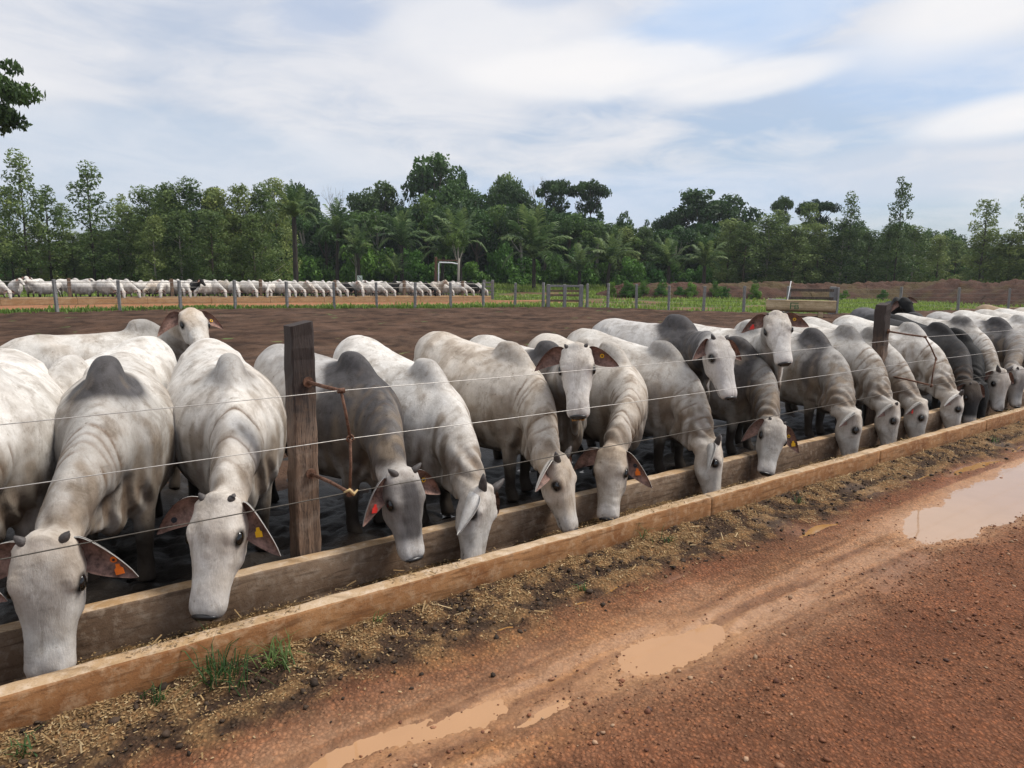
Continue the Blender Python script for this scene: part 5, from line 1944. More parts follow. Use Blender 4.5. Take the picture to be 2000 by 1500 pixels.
def tree_proto(kind, var):
    key = (kind, var)
    if key in TREES:
        return TREES[key]
    rg = np.random.default_rng(hash(kind) % 1000 if False else sum(map(ord, kind)) * 7 + var * 31)
    trunk = MB()
    cs, rs = [], []
    H = 1.0   # every prototype is ten metres tall
    bark, leaf = 'bark', 'leaf_broad'
    if kind in ('broadleaf', 'dark_dome', 'yellow_crown', 'airy_crown'):
        th = {'broadleaf': 4.2, 'dark_dome': 4.0, 'yellow_crown': 5.5, 'airy_crown': 5.0}[kind]
        W = {'broadleaf': 3.6, 'dark_dome': 4.2, 'yellow_crown': 4.0, 'airy_crown': 3.8}[kind]
        trunk.tube([(0, 0, -.5), (.1, .05, th * .5), (.05, -.1, th), (.2, 0, 7.2)], [.30, .22, .18, .07], 8)
        nc = {'broadleaf': 26, 'dark_dome': 34, 'yellow_crown': 22, 'airy_crown': 24}[kind]
        for i in range(nc):
            a = i * 2.399 + rg.uniform(-.3, .3)
            f = (i + .5) / nc
            rr = W * math.sqrt(f) * rg.uniform(.55, 1.0)
            zz = th + (10 - th - .9) * math.sqrt(max(0, 1 - (rr / (W * 1.08)) ** 2)) * rg.uniform(.55, 1.0)
            if kind == 'broadleaf' and rg.random() < .3:
                zz -= rg.uniform(.5, 2.2)
            c = np.array([rr * math.cos(a), rr * math.sin(a), zz])
            cs.append(c)
            r0 = rg.uniform(.75, 1.35) * (1.0 if kind != 'airy_crown' else .85)
            rs.append(np.array([r0, r0, r0 * .68]))
            if i % 3 == 0:
                b0 = np.array([.05, 0, th * rg.uniform(.75, 1.05)])
                m_ = (b0 + c) / 2 + np.array([0, 0, -.25])
                trunk.tube([b0, m_, c], [.10, .07, .025], 5)
        leaf = {'broadleaf': 'leaf_broad', 'dark_dome': 'leaf_dark', 'yellow_crown': 'leaf_pale', 'airy_crown': 'leaf_broad'}[kind]
        bark = 'bark_pale' if kind in ('airy_crown', 'yellow_crown') else 'bark'
        per, size = {'broadleaf': (165, .20), 'dark_dome': (165, .19), 'yellow_crown': (120, .19), 'airy_crown': (110, .18)}[kind]
    elif kind == 'overhang':
        trunk.tube([(-.6, 0, -.5), (-.5, 0, 5), (-.2, 0, 8)], [.25, .2, .1], 8)
        for i in range(46):
            v = rg.standard_normal(3)
            v /= np.linalg.norm(v)
            r_ = rg.uniform(.55, 1.0)
            c = np.array([3.5 * v[0] * r_, 3.5 * v[1] * r_, 8.42 + 1.35 * v[2] * r_ - .25 * (v[0] > .4)])
            cs.append(c)
            rs.append(np.array([.85, .85, .36]) * rg.uniform(.6, 1.15))
            if i % 3 == 0:
                trunk.tube([(-.3, 0, 7.2), (c + np.array([-.3, 0, 7.2])) / 2, c], [.07, .045, .015], 5)
        leaf, per, size = 'leaf_dark', 130, .15
    elif kind == 'umbrella':
        trunk.tube([(0, 0, -.5), (-.1, 0, 4), (.1, 0, 7.2)], [.22, .16, .10], 8)
        for i in range(18):
            a = i * 2.399
            rr = 3.4 * math.sqrt((i + .5) / 18) * rg.uniform(.8, 1.05)
            c = np.array([rr * math.cos(a), rr * math.sin(a), 9.0 + .55 * math.cos(rr / 3.4 * 1.4) + rg.uniform(-.35, .3)])
            cs.append(c)
            rs.append(np.array([.95, .95, .42]) * rg.uniform(.8, 1.2))
            c2 = c * np.array([.72, .72, 1]) - np.array([0, 0, rg.uniform(.7, 2.4)])
            cs.append(c2)
            rs.append(np.array([.75, .75, .5]) * rg.uniform(.7, 1.2))
            if i % 2 == 0:
                trunk.tube([(.1, 0, 7.0), (c * np.array([.5, .5, 0]) + np.array([0, 0, 8.0])), c], [.08, .05, .02], 5)
        leaf, per, size = 'leaf_dark', 130, .17
    elif kind == 'slender':            # young plantation trees, light open crown
        trunk.tube([(0, 0, -.4), (.05, .02, 3), (-.05, .05, 6), (.05, 0, 9.3)], [.11, .085, .055, .02], 7)
        nc = 40
        for i in range(nc):
            f = i / nc
            z = 2.2 + 7.6 * f + rg.uniform(-.3, .3)
            W = 1.75 * (1 - f) ** .6 * min(1, .35 + f * 2.2) + .22
            a = i * 2.399 + rg.uniform(-.5, .5)
            rr = W * rg.uniform(.25, 1.0)
            c = np.array([rr * math.cos(a), rr * math.sin(a), min(z, 9.85)])
            cs.append(c)
            rs.append(np.array([.52, .52, .46]) * rg.uniform(.6, 1.25))
            if i % 2 == 0:
                trunk.tube([(0, 0, max(.5, z - rr * .9)), c], [.035, .012], 4)
        leaf, per, size = 'leaf_plant', 62, .135
        bark = 'bark_dark'
    elif kind == 'plantation':         # leafier, branches down to the grass
        trunk.tube([(0, 0, -.4), (.12, .02, 3), (.02, .05, 6), (.15, 0, 9.2)], [.13, .10, .06, .02], 7)
        nc = 58
        for i in range(nc):
            f = i / nc
            z = .9 + 8.9 * f + rg.uniform(-.3, .3)
            W = 2.35 * (1 - f) ** .55 * min(1, .55 + f * 1.6) + .25
            a = i * 2.399 + rg.uniform(-.5, .5)
            rr = W * rg.uniform(.25, 1.0)
            c = np.array([rr * math.cos(a), rr * math.sin(a), min(z, 9.8)])
            cs.append(c)
            rs.append(np.array([.72, .72, .60]) * rg.uniform(.6, 1.25))
            if i % 2 == 0:
                trunk.tube([(.05, 0, max(.3, z - rr * .8)), c], [.04, .012], 4)
        leaf, per, size = 'leaf_plant', 95, .135
        bark = 'bark_pale' if var % 2 else 'bark'
    elif kind == 'bush':
        trunk.tube([(0, 0, -.5), (.2, 0, 3), (.1, .1, 6)], [.3, .2, .1], 6)
        for i in range(16):
            a = i * 2.399
            rr = 5.2 * math.sqrt((i + .5) / 16) * rg.uniform(.5, 1)
            cs.append(np.array([rr * math.cos(a), rr * math.sin(a), rg.uniform(1.2, 8.0) * (1 - (rr / 7.5) ** 2)]))
            rs.append(np.array([2.0, 2.0, 1.7]) * rg.uniform(.7, 1.25))
        leaf, per, size = 'leaf_bush', 150, .42
    elif kind == 'bare':
        trunk.tube([(0, 0, -.5), (.1, 0, 4), (0, 0, 6)], [.16, .12, .09], 7)

        def br(p, d, L_, r, lv):
            e = p + d * L_
            trunk.tube([p, (p + e) / 2 + rg.normal(0, .05 * L_, 3), e], [r, r * .8, r * .55], 4)
            if lv == 0:
                return
            for _ in range(3 if lv > 1 else 2):
                nd = unit(d + rg.normal(0, .45, 3) + np.array([0, 0, .15]))
                br(e, nd, L_ * rg.uniform(.6, .8), r * .55, lv - 1)
        for i in range(5):
            a = i * 1.26
            br(np.array([0, 0, 5.2 + .15 * i]), unit(np.array([math.cos(a) * .6, math.sin(a) * .6, .8])), 1.7, .07, 3)
        leaf, per, size = None, 0, 0
        bark = 'bark_pale'
    root = empty(kind, (0, 0, 0))
    tb = trunk.build('trunk', MAT[bark], root, smooth=True)
    if cs:
        V, F, lv = leaf_cloud(cs, rs, per, size, rg, aspect=.42 if kind in ('slender', 'plantation') else .55)
        mesh_np('crown', V, F, MAT[leaf], root, attrs={'leaf': lv})
    root['used'] = 0
    TREES[key] = root
    return root


def frond_mesh(rg, L=5.2, arch=.9):
    n = 26
    V, F, lv = [], [], []
    pts = []
    for i in range(n):
        f = i / (n - 1)
        pts.append(np.array([L * (f - .18 * f * f * arch), .12 * math.sin(f * 3) * rg.uniform(-.3, .3), L * (.62 * f - arch * .62 * f ** 2.4)]))
    m = MB()
    m.tube(pts, [.07 * (1 - f) + .012 for f in np.linspace(0, 1, n)], 4)
    Vr, Fr = list(m.V), list(m.F)
    lv = [.75] * len(Vr)
    for i in range(2, n):
        f = i / (n - 1)
        t = unit(pts[min(i + 1, n - 1)] - pts[i - 1])
        ll = 1.05 * math.sin(math.pi * (f * .82 + .13)) ** .7 + .12
        for sy in (-1, 1):
            d_ = unit(np.array([0, sy * 1.0, 0]) + t * .75 + np.array([0, 0, rg.uniform(-.42, .25)]))
            wv = unit(np.cross(d_, np.array([0, 0, 1.0]))) * .085
            b = len(Vr)
            p = pts[i]
            mid = p + d_ * ll * .55 + np.array([0, 0, .03])
            tip = p + d_ * ll + np.array([0, 0, -.28 * ll])
            Vr += [tuple(p - wv), tuple(p + wv), tuple(mid + wv), tuple(mid - wv), tuple(tip)]
            Fr += [(b, b + 1, b + 2, b + 3), (b + 3, b + 2, b + 4)]
            lv += [float(np.clip(rg.normal(.5, .2), 0, 1))] * 5
    return Vr, Fr, lv


_frd = [frond_mesh(np.random.default_rng(60 + i), arch=a) for i, a in enumerate((.28, .50, .80, 1.25))]
FROND = []
for _v, _fc, _l in _frd:
    _o = mesh_np('frond', _v, _fc, MAT['leaf_palm'], None, attrs={'leaf': _l})
    FROND.append(_o.data)
    bpy.data.objects.remove(_o)


def palm(px, D, trunk_top_py, size, label, nf=15, seed=0, lean=0.0):
    rg = np.random.default_rng(seed)
    x, y = at(px, D)
    g = float(ground_z(x, y))
    root = empty('palm_tree', (x, y, g), rg.uniform(0, 6))
    tag(root, label, 'palm', 'palms along the forest edge')
    zt = max(.6, height(px, trunk_top_py, D) - g)
    m = MB()
    k = 9
    m.tube([(lean * f * f, 0, -.3 + (zt + .3) * f) for f in np.linspace(0, 1, k)], [.24 - .06 * f + .03 * (i % 2) for i, f in enumerate(np.linspace(0, 1, k))], 8)
    m.build('trunk', MAT['bark_dark'], root, smooth=True)
    nf += 4
    for i in range(nf):
        o = bpy.data.objects.new('frond', FROND[(0, 1, 1, 2, 2, 3)[int(6 * (i / nf))]])
        COL.objects.link(o)
        o.parent = root
        o.location = (lean, 0, zt)
        up = (1 - i / nf)
        o.rotation_euler = (rg.uniform(-.2, .2), R(-58 * up ** 1.1 + 4 * (1 - up)) + rg.uniform(-.1, .1), i * 2.399 + rg.uniform(-.3, .3))
        o.scale = (size * 1.25 * rg.uniform(.85, 1.1),) * 3


def tree(kind, px, D, top_py, wpx, label, cat='tree', group=None, var=0, base_drop=0.0):
    x, y = at(px, D)
    g = float(ground_z(x, y))
    H = height(px, top_py, D) - g
    pr = tree_proto(kind, var)
    nat = {'broadleaf': 8.6, 'dark_dome': 9.6, 'yellow_crown': 9.4, 'airy_crown': 8.8, 'umbrella': 8.2, 'slender': 4.0, 'plantation': 5.2, 'bush': 13.5, 'bare': 7.0, 'overhang': 8.0}[kind]
    W = wpx / 1387 * D
    if pr['used'] == 0:
        o = pr
        pr['used'] = 1
    else:
        o = copy_tree(pr)
    o.name = {'broadleaf': 'broadleaf_tree', 'dark_dome': 'broadleaf_tree', 'yellow_crown': 'yellowish_tree', 'airy_crown': 'airy_tree', 'umbrella': 'umbrella_tree', 'slender': 'slender_tree',
              'plantation': 'plantation_tree', 'bush': 'bush', 'bare': 'bare_tree', 'overhang': 'overhanging_tree'}[kind]
    o.location = (x, y, g)
    o.rotation_euler = (0, 0, (px * 1.7 + top_py) % 6.28)
    o.scale = (W / nat, W / nat, H / 10)
    tag(o, label, cat, group)
    return o


def plant_trees():
    # tall open-crowned young trees; photo column, depth, top row, width
    slender = [(-4, 66, 318, 105), (34, 70, 372, 80), (62, 68, 308, 105), (108, 72, 372, 100), (136, 75, 402, 70), (190, 70, 330, 112), (250, 76, 388, 76),
               (1562, 92, 402, 70), (1642, 90, 384, 66), (1735, 86, 358, 68), (1900, 84, 396, 82), (1988, 82, 378, 96), (2035, 80, 392, 90), (1505, 95, 415, 80)]
    plantation = [(20, 74, 452, 120), (85, 74, 440, 120), (150, 76, 455, 110), (205, 76, 450, 120), (262, 74, 408, 110), (298, 72, 372, 118), (338, 70, 364, 122), (384, 71, 362, 124), (432, 72, 374, 118), (478, 72, 366, 120), (518, 73, 372, 112), (546, 76, 356, 96), (240, 70, 440, 90),
                  (360, 68, 420, 100), (420, 67, 415, 100), (500, 69, 420, 100), (310, 67, 430, 90),
                  (1412, 92, 432, 92), (1445, 90, 436, 110), (1490, 92, 428, 130), (1540, 90, 442, 110), (1585, 93, 440, 110), (1630, 90, 436, 120), (1680, 92, 452, 100), (1722, 88, 440, 100), (1770, 92, 448, 90), (1815, 94, 462, 70), (1850, 96, 470, 80),
                  (1905, 86, 452, 120), (1955, 84, 458, 120), (2010, 82, 450, 120), (1215, 96, 452, 90), (1250, 97, 446, 80)]
    ns = sorted(range(len(slender)), key=lambda i: slender[i][0])
    for r_, i in enumerate(ns):
        px, D, ty, w = slender[i]
        tree('slender', px, D, ty, w, 'tall slender young tree with an open leafy top, %s of its kind from the left' % nth(r_ + 1), 'tree', 'slender young trees', i % 3)
    ns = sorted(range(len(plantation)), key=lambda i: plantation[i][0])
    for r_, i in enumerate(ns):
        px, D, ty, w = plantation[i]
        tree('plantation', px, D, ty, w, 'bushy olive-green young tree leafed down to the grass, %s of its kind from the left' % nth(r_ + 1), 'tree', 'bushy young trees', i % 3)
    bl = [('dark_dome', 340, 108, 354, 66, 'small dark crown peeking over the bushy young trees at the left'), ('dark_dome', 428, 110, 358, 56, 'round dark crown just right of another one above the young trees'),
          ('dark_dome', 592, 108, 357, 100, 'dark dome-shaped tree behind the tall single-stemmed palm'),
          ('dark_dome', 735, 112, 346, 135, 'broad dark crown left of the tallest forest tree'), ('broadleaf', 848, 114, 284, 160, 'tallest tree of the forest, standing above all other crowns'),
          ('broadleaf', 905, 118, 326, 60, 'dark shoulder crown touching the right of the tallest tree'),
          ('airy_crown', 900, 106, 347, 130, 'lighter green spreading tree below the tallest forest tree'), ('yellow_crown', 985, 116, 337, 96, 'yellowish-green crown right of the tallest forest tree'),
          ('dark_dome', 990, 108, 350, 125, 'dark rounded tree with bare stem under the yellowish crown'), ('umbrella', 1078, 110, 363, 90, 'flat dark layered crown, left one of a pair'),
          ('umbrella', 1145, 110, 364, 86, 'flat dark layered crown, right one of a pair'), ('broadleaf', 1212, 112, 406, 54, 'small dark tree standing alone in the dip of the skyline'),
          ('dark_dome', 1372, 112, 360, 185, 'large dark domed tree right of the dip in the skyline'), ('dark_dome', 1300, 114, 408, 90, 'dark tree on the left shoulder of the large domed tree'),
          ('broadleaf', 1258, 116, 424, 60, 'low dark tree left of the large domed tree'), ('broadleaf', 1430, 116, 424, 80, 'low dark tree right of the large domed tree'),
          ('umbrella', 1510, 112, 393, 46, 'small flat dark crown above the bushy trees at the right'), ('umbrella', 1576, 112, 397, 84, 'thin flat-topped crown spreading to the right'),
          ('broadleaf', 1655, 116, 430, 80, 'dark forest tree between two tall slender trees at the right'), ('broadleaf', 1745, 112, 424, 90, 'dark forest crown behind the tallest slender tree at the right'),
          ('airy_crown', 1790, 118, 442, 70, 'thin forest tree right of the tallest slender tree'), ('broadleaf', 1838, 118, 446, 80, 'dark flat forest tree near the right edge'), ('broadleaf', 1935, 118, 470, 100, 'low dark forest tree at the right edge')]
    for i, (kd, px, D, ty, w, lab) in enumerate(bl):
        tree(kd, px, D, ty, w, lab, 'tree', 'forest trees', i % 3)
    for i, (px, ty, w, D) in enumerate([(660, 358, 56, 116), (792, 350, 60, 116), (1050, 340, 64, 116)]):
        tree('bare', px, D, ty, w, ['bare twiggy treetop left of the broad dark crown', 'leafless branching treetop at the left of the tallest tree', 'bare grey treetop right of the yellowish crown'][i], 'tree', 'bare trees', i % 2)
    # middle storey
    mid = [(30, 470, 120, 100), (120, 462, 130, 102), (215, 448, 130, 100), (300, 400, 120, 100), (375, 395, 120, 98), (455, 398, 120, 99), (520, 400, 110, 98), (600, 408, 110, 98), (640, 418, 100, 97), (690, 396, 110, 98), (740, 404, 120, 99), (790, 396, 110, 100), (835, 372, 100, 102), (872, 388, 110, 98),
           (930, 402, 110, 97), (965, 384, 110, 100), (1015, 396, 110, 98), (1060, 402, 120, 99), (1110, 408, 120, 98), (1160, 420, 120, 98), (1205, 440, 110, 97), (1255, 452, 110, 99), (1310, 436, 110, 98), (1365, 430, 120, 100), (1420, 444, 110, 99), (1480, 446, 110, 101), (1540, 452, 110, 101),
           (1600, 450, 110, 102), (1660, 455, 110, 101), (1715, 452, 110, 100), (1770, 460, 110, 101), (1830, 470, 110, 101), (1890, 474, 110, 101), (1950, 480, 110, 100), (2010, 478, 110, 100)]
    for i, (px, ty, w, D) in enumerate(mid):
        tree(('broadleaf', 'airy_crown', 'broadleaf')[i % 3], px, D, ty + (i * 7) % 14, w, 'middle-storey forest tree of mixed greens, %s from the left in the forest wall' % nth(i + 1), 'tree', 'middle storey of the forest', (i + 1) % 3)
    # bushes at the foot of the forest
    bs = [(10, 505), (60, 515), (118, 500), (170, 512), (225, 505), (280, 500), (330, 508), (385, 498), (440, 505), (492, 500), (545, 505), (600, 470), (640, 488), (700, 452), (748, 478), (800, 470), (845, 500), (865, 468), (925, 500), (975, 455), (1020, 495), (1075, 480), (1100, 505), (1132, 476), (1180, 500), (1225, 490),
          (1270, 505), (1320, 500), (1360, 510), (1400, 495), (1455, 505), (1510, 500), (1560, 510), (1620, 505), (1670, 500), (1730, 508), (1790, 505), (1850, 512), (1910, 510), (1970, 505)]
    for i, (px, ty) in enumerate(bs):
        D = 93 + (i * 37) % 5
        if px < 560:
            D = 84 + (i * 37) % 6
        tree('bush', px, D, ty, 76 + (i * 29) % 30, 'leafy green bush at the foot of the forest, %s from the left' % nth(i + 1), 'bush', 'bushes at the foot of the forest', i % 3)
    pl = [(580, 70, 430, .42, 'tall palm with a thin dark stem and drooping crown at the left of the forest', 16), (660, 92, 460, .50, 'palm with arching fronds left of the broad dark crown', 14),
          (702, 90, 497, .46, 'low palm with pale green fronds above the white board', 14), (785, 92, 482, .55, 'wide feather palm in the middle left of the forest', 16), (862, 92, 505, .50, 'upright palm left of the two central palms', 13),
          (898, 90, 488, .62, 'upright feather palm left of the biggest palm', 15), (1040, 88, 508, .74, 'biggest palm, with a fan of huge fronds in the middle of the forest', 18), (1128, 92, 532, .42, 'dark palm right of the biggest palm', 13),
          (1182, 91, 517, .52, 'dense dark palm left of the skyline dip', 16), (1300, 91, 522, .48, 'dark feather palm below the large domed tree', 15), (1368, 90, 522, .48, 'palm with upright fronds right under the large domed tree', 14), (770, 90, 540, .36, 'small low palm beside the bushes', 10)]
    for i, (px, D, ty, sz, lab, nf) in enumerate(pl):
        palm(px, D - 4, ty - 2, sz * 1.14, lab, nf, 200 + i, .3 * math.sin(i))
    # two thin pale saplings in front of the forest
    for px, D, ty, w, lab in ((697, 88, 470, 60, 'pale thin-stemmed sapling above the white board'), (893, 70, 442, 62, 'pale-stemmed sapling rising behind the white pipe arm')):
        tree('airy_crown', px, D, ty, w, lab, 'tree', 'pale saplings', 2)
    # crown leaning into the picture at the upper left
    o = tree('overhang', -20, 30, 104, 250, 'dark overhanging tree crown entering at the upper left edge', 'tree', None, 1)
    # weeds on the earth bank
    wd = [(1192, 545), (1222, 542), (1250, 544), (1290, 546), (1345, 546), (1395, 546), (1470, 548), (1235, 552), (1280, 556), (1320, 556), (1410, 556), (1640, 566), (1715, 562)]
    for i, (px, ty) in enumerate(wd):
        D = 71.5
        tree('bush', px, D, ty - 2, 24 + (i * 13) % 14, 'clump of weeds growing on the earth bank, %s from the left' % nth(i + 1), 'weed', 'weeds on the earth bank', i % 3)


plant_trees()
for _pr in TREES.values():
    if 'used' in _pr:
        if _pr['used'] == 0:
            bpy.data.objects.remove(_pr)
for _o in list(bpy.data.objects):
    if 'used' in _o.keys():
        del _o['used']


def forest_mass():
    rg = np.random.default_rng(5)
    n = 52000
    px = rg.uniform(-160, 2160, n)
    D = rg.uniform(100, 128, n)
    top = np.interp(px, [-160, 0, 240, 300, 560, 640, 740, 850, 1000, 1150, 1200, 1260, 1370, 1450, 1700, 1850, 2160], [490, 485, 470, 420, 418, 425, 412, 395, 395, 420, 448, 456, 425, 450, 462, 482, 486]) + 10
    x = (px - 1000) / 1387 * D
    ht = CAM_H - (top - horizon(px)) / 1387 * D
    z = ht * rg.random(n) ** 1.15
    p = np.stack([x, D, z], 1)
    nr = rg.standard_normal((n, 3)) + np.array([0, -.6, .5])
    nr /= np.linalg.norm(nr, axis=1)[:, None]
    a = np.cross(nr, rg.standard_normal((n, 3)))
    a /= np.linalg.norm(a, axis=1)[:, None]
    b = np.cross(nr, a)
    s = rg.uniform(.40, 1.0, n)[:, None]
    V = np.stack([p - a * s, p + b * s * .5, p + a * s, p - b * s * .5], 1).reshape(-1, 3)
    lv = np.repeat(np.clip(rg.normal(.35, .2, n), 0, 1), 4)
    tag(mesh_np('forest_thicket', V, np.arange(len(V)).reshape(-1, 4), MAT['leaf_dark'], attrs={'leaf': lv}), kind='stuff')


forest_mass()


def blades(name, P0, hgt, wid, rg, mat, bend=.5):
    n = len(P0)
    a = rg.uniform(0, 2 * math.pi, n)
    d = np.stack([np.cos(a), np.sin(a), np.zeros(n)], 1)
    w = np.stack([-np.sin(a), np.cos(a), np.zeros(n)], 1) * (wid * rg.uniform(.6, 1.4, n))[:, None]
    h = (hgt * rg.uniform(.5, 1.25, n))[:, None]
    up = np.array([0, 0, 1.0])
    bb = bend * rg.uniform(.2, 1.2, n)[:, None]
    mid = P0 + up * h * .6 + d * h * bb * .3
    tip = P0 + up * h * (1 - .25 * bb) + d * h * bb
    V = np.stack([P0 - w, P0 + w, mid + w * .7, mid - w * .7, tip], 1).reshape(-1, 3)
    i = np.arange(n)[:, None] * 5
    lv = np.repeat(np.clip(rg.normal(.5, .24, n), 0, 1), 5)
    return mesh_np(name, V, [i + np.array([0, 1, 2, 3]), i + np.array([3, 2, 4])], mat, attrs={'leaf': lv})


def grass_fields():
    rg = np.random.default_rng(9)
    B = resample(BORDER, 400)
    # strip along the pen fence
    n = 15000
    k = rg.integers(0, 400, n)
    p = B[k] + rg.normal(0, .55, (n, 2)) + np.array([0, .55])
    q = p - FT0
    keep = (q @ FN > -3.9) & True
    strip = B[k][:, 0] < 1.5
    on = strip & (rg.random(n) < .9)
    P0 = np.concatenate([p[on], np.zeros((on.sum(), 1)) - .06], 1)
    tag(blades('fence_grass', P0, np.full(len(P0), .24), .035, rg, MAT['grass']), kind='stuff')
    # open field beyond
    n = 90000
    D = 38 + 62 * rg.random(n) ** .75
    px = rg.uniform(-120, 2120, n)
    x = (px - 1000) / 1387 * D
    p = np.stack([x, D], 1)
    q = p - FT0
    nn, aa = q @ FN, q @ FDIR
    far_pen = (nn > -7.0) & (nn < 11.2) & (aa < 35.5)
    road = (nn > -7.0) & (nn < .2) & (aa < 40)
    by = np.interp(x, B[:, 0], B[:, 1])
    ok = (D > by + .2) & ~far_pen & ~road
    bare = fbm(np.concatenate([p, np.zeros((n, 1))], 1) + 1.3, 0.16, 3)
    ok &= bare < .62
    p = p[ok]
    h = .22 + .45 * sstep(74, 90, p[:, 1]) + .25 * (vnoise(np.concatenate([p, np.zeros((len(p), 1))], 1), .4) - .3)
    P0 = np.concatenate([p, (ground_z(p[:, 0], p[:, 1]) - .08)[:, None]], 1)
    tag(blades('field_grass', P0, np.clip(h, .12, 1.2), .05, rg, MAT['grass'], .6), kind='stuff')


grass_fields()


# ------------------------------------------------------------------ loose things on the road
def icosa():
    t = (1 + 5 ** .5) / 2
    V = np.array([(-1, t, 0), (1, t, 0), (-1, -t, 0), (1, -t, 0), (0, -1, t), (0, 1, t), (0, -1, -t), (0, 1, -t), (t, 0, -1), (t, 0, 1), (-t, 0, -1), (-t, 0, 1)], float)
    V /= np.linalg.norm(V[0])
    F = np.array([(0, 11, 5), (0, 5, 1), (0, 1, 7), (0, 7, 10), (0, 10, 11), (1, 5, 9), (5, 11, 4), (11, 10, 2), (10, 7, 6), (7, 1, 8), (3, 9, 4), (3, 4, 2), (3, 2, 6), (3, 6, 8), (3, 8, 9), (4, 9, 5), (2, 4, 11), (6, 2, 10), (8, 6, 7), (9, 8, 1)])
    return V, F


def scatter_stones(name, S, T, size, col, rg, flat=.65, sink=.3):
    n = len(S)
    V0, F0 = icosa()
    A = rg.standard_normal((n, 3, 3))
    Q, _ = np.linalg.qr(A)
    sc = size[:, None] * rg.uniform(.6, 1.3, (n, 3))
    j = 1 + .22 * rg.standard_normal((n, 12, 1))
    V = (V0[None] * j * sc[:, None, :])
    V = np.einsum('nvk,nkl->nvl', V, Q)
    V[:, :, 2] *= flat
    z = road_h(S, T) + size * flat * (1 - 2 * sink) * .6
    base = S[:, None] * ROW + T[:, None] * AWAY
    base[:, 2] = z
    V = (V + base[:, None, :]).reshape(-1, 3)
    F = (np.arange(n)[:, None, None] * 12 + F0[None]).reshape(-1, 3)
    c = np.repeat(col, 12, 0)
    return tag(mesh_np(name, V, F, MAT['stone'], attrs={'tint': c}), kind='stuff')


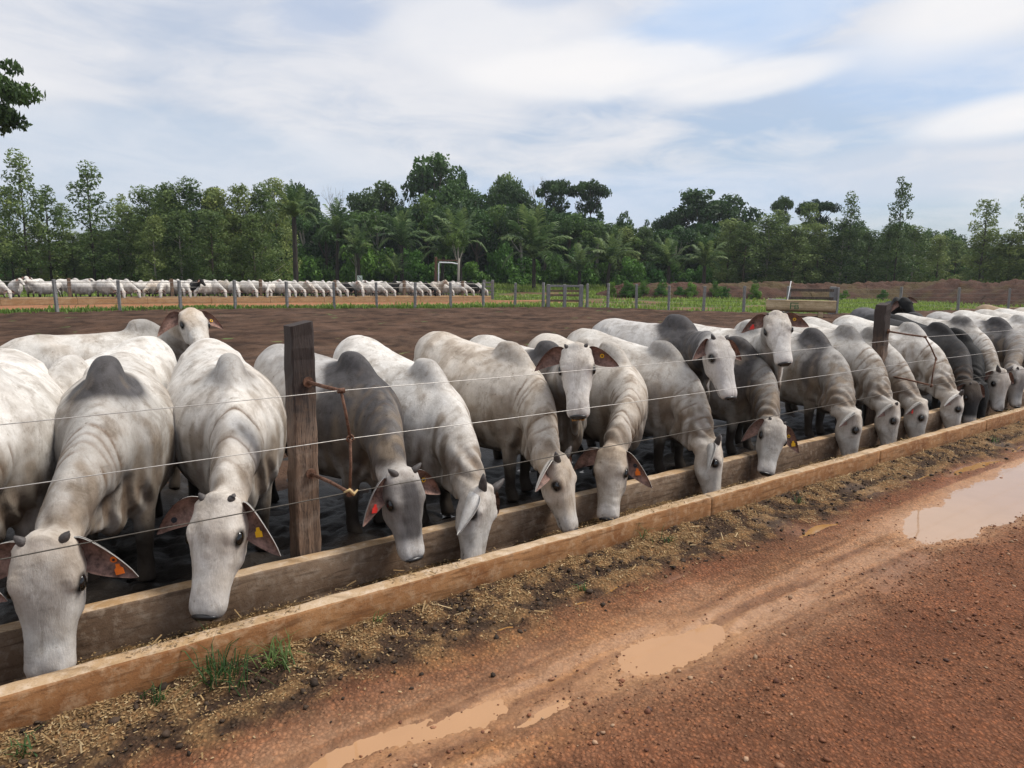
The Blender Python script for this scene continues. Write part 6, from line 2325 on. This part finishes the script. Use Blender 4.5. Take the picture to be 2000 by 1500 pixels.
def road_litter():
    rg = np.random.default_rng(21)
    n = 17000
    S = .2 + 9.5 * rg.random(n) ** 1.25
    T = rg.uniform(.3, 2.75, n)
    pr = sstep(2.75, 2.0, T) * (.25 + .75 * sstep(.40, .60, fbm(np.stack([S, T, 0 * S], 1) + 7, 1.7, 3)))
    k = rg.random(n) < pr + .05
    S, T = S[k], T[k]
    n = len(S)
    size = np.clip(.0035 * np.exp(rg.normal(0, .55, n)) + .0012, .0025, .016)
    big = rg.random(n) < .035
    size[big] = rg.uniform(.008, .019, big.sum())
    base = np.array([[.20, .082, .042], [.26, .125, .068], [.145, .060, .035], [.34, .22, .135], [.085, .045, .032]])
    col = base[rg.choice(5, n, p=[.42, .24, .20, .06, .08])] * rg.uniform(.75, 1.25, (n, 1))
    pb = big & (rg.random(n) < .45)
    col[pb] = np.array([.40, .25, .155]) * rg.uniform(.75, 1.15, (pb.sum(), 1))
    scatter_stones('gravel', S, T, size, col, rg)
    # dung and mud clods in the spilled feed
    n = 2600
    S = -.3 + 13 * rg.random(n) ** 1.2
    T = 3.62 - np.abs(rg.normal(0, .30, n))
    cl = fbm(np.stack([S, T, 0 * S], 1) + 1.7, 8.5, 3)
    k = (T > 2.75) & (cl < .52)
    S, T = S[k], T[k]
    size = np.clip(.008 * np.exp(rg.normal(0, .5, len(S))), .004, .028)
    col = np.array([[.040, .026, .017]]) * rg.uniform(.6, 1.8, (len(S), 1))
    scatter_stones('dung_clods', S, T, size, col, rg, .7)
    # chaff and straw flakes
    n = 30000
    S = -.4 + 14 * rg.random(n) ** 1.25
    T = 3.61 - np.abs(rg.normal(0, .26, n))
    cl = fbm(np.stack([S, T, 0 * S], 1) + 1.7, 8.5, 3)
    k = (T > 2.7) & (rg.random(n) < .15 + .85 * sstep(.42, .55, cl))
    S, T = S[k], T[k]
    z = road_h(S, T) + .004
    # some on the lip of the trough and in it
    m = 2600
    S2 = -.4 + 14 * rg.random(m) ** 1.2
    T2 = rg.uniform(3.635, 3.73, m)
    k = fbm(np.stack([S2, T2 * 0, 0 * S2], 1), 1.3, 3) > .48
    S2, T2 = S2[k], T2[k]
    m3 = 5200
    S3 = -.4 + 12 * rg.random(m3) ** 1.2
    T3 = rg.uniform(3.76, 4.17, m3)
    z3 = -.045 + .085 * fbm(np.stack([S3 * .7, T3, 0 * S3], 1), 2.4, 3) + .022 + .03 * sstep(3.86, 3.74, T3)
    S, T = np.concatenate([S, S2, S3]), np.concatenate([T, T2, T3])
    z = np.concatenate([z, np.full(len(S2), .2145), z3])
    n = len(S)
    a = rg.uniform(0, 2 * math.pi, n)
    L_ = .0030 * np.exp(rg.normal(0, .5, n)) + .0018
    lng = rg.random(n) < .016
    L_[lng] = rg.uniform(.015, .045, lng.sum())
    Wd = np.minimum(L_ * .45, .0035)
    d = np.stack([np.cos(a), np.sin(a), rg.normal(0, .25, n)], 1)
    w = np.stack([-np.sin(a), np.cos(a), rg.normal(0, .35, n)], 1)
    c = S[:, None] * ROW + T[:, None] * AWAY
    c[:, 2] = z + np.abs(d[:, 2]) * L_
    e = np.array([0, 0, .0012])
    Vt = np.stack([c - d * L_[:, None] - w * Wd[:, None], c + d * L_[:, None] - w * Wd[:, None], c + d * L_[:, None] + w * Wd[:, None], c - d * L_[:, None] + w * Wd[:, None]], 1)
    V = Vt.reshape(-1, 3)
    base = np.array([[.34, .225, .105], [.26, .165, .072], [.42, .31, .17], [.15, .092, .045]])
    col = base[rg.choice(4, n, p=[.4, .3, .15, .15])] * rg.uniform(.7, 1.15, (n, 1))
    tag(mesh_np('spilled_feed', V, np.arange(len(V)).reshape(-1, 4), MAT['stone'], attrs={'tint': np.repeat(col, 4, 0)}), kind='stuff')


road_litter()


def grass_tufts():
    spots = [(0.86, 3.50, .20, 75, 'green grass tuft growing against the trough at the lower left'), (1.14, 3.50, .14, 46, 'spreading grass tuft right of the largest one by the trough'), (0.55, 3.50, .09, 22, 'low grass sprigs left of the largest tuft'), (0.02, 3.44, .08, 20, 'small grass sprig at the lower left corner'),
             (4.02, 3.56, .16, 12, 'thin upright grass stem leaning on the middle of the trough'), (4.15, 3.45, .07, 18, 'low green sprigs in the spilled feed below the middle of the trough'), (5.95, 3.42, .07, 14, 'low green sprigs by the trough right of the middle'),
             (3.05, 3.22, .05, 14, 'tiny green sprigs beside the small orange puddle'), (1.75, 3.56, .06, 10, 'short grass blades at the trough foot below the second head'), (10.4, 3.40, .10, 18, 'grass sprigs near the far right part of the trough')]
    rg = np.random.default_rng(33)
    for s, t, h, n, lab in spots:
        c = P(s, t, 0)
        p = c[None] + np.concatenate([rg.normal(0, h * .30, (n, 2)), np.zeros((n, 1))], 1)
        SS, TT = p @ ROW, p @ AWAY
        TT = np.minimum(TT, 3.60)
        p = SS[:, None] * ROW + TT[:, None] * AWAY
        p[:, 2] = road_h(SS, TT) - .004
        o = blades('grass_tuft', p - c, np.full(n, h), .0036, rg, MAT['tuft'], 1.5)
        o.location = tuple(c)
        tag(o, lab, 'grass tuft', 'grass tufts along the near trough')


grass_tufts()


def haze():
    m = bpy.data.materials.new('haze_air')
    m.use_nodes = True
    nt = m.node_tree
    nt.nodes.clear()
    pv = nt.nodes.new('ShaderNodeVolumePrincipled')
    pv.inputs['Color'].default_value = (0.80, 0.87, 0.95, 1)
    pv.inputs['Density'].default_value = 0.00028
    pv.inputs['Anisotropy'].default_value = 0.2
    out = nt.nodes.new('ShaderNodeOutputMaterial')
    nt.links.new(pv.outputs[0], out.inputs['Volume'])
    b = MB()
    b.box((0, 680, 12), (2400, 2000, 30))
    tag(b.build('haze', m), kind='stuff')


if HAZE:
    haze()
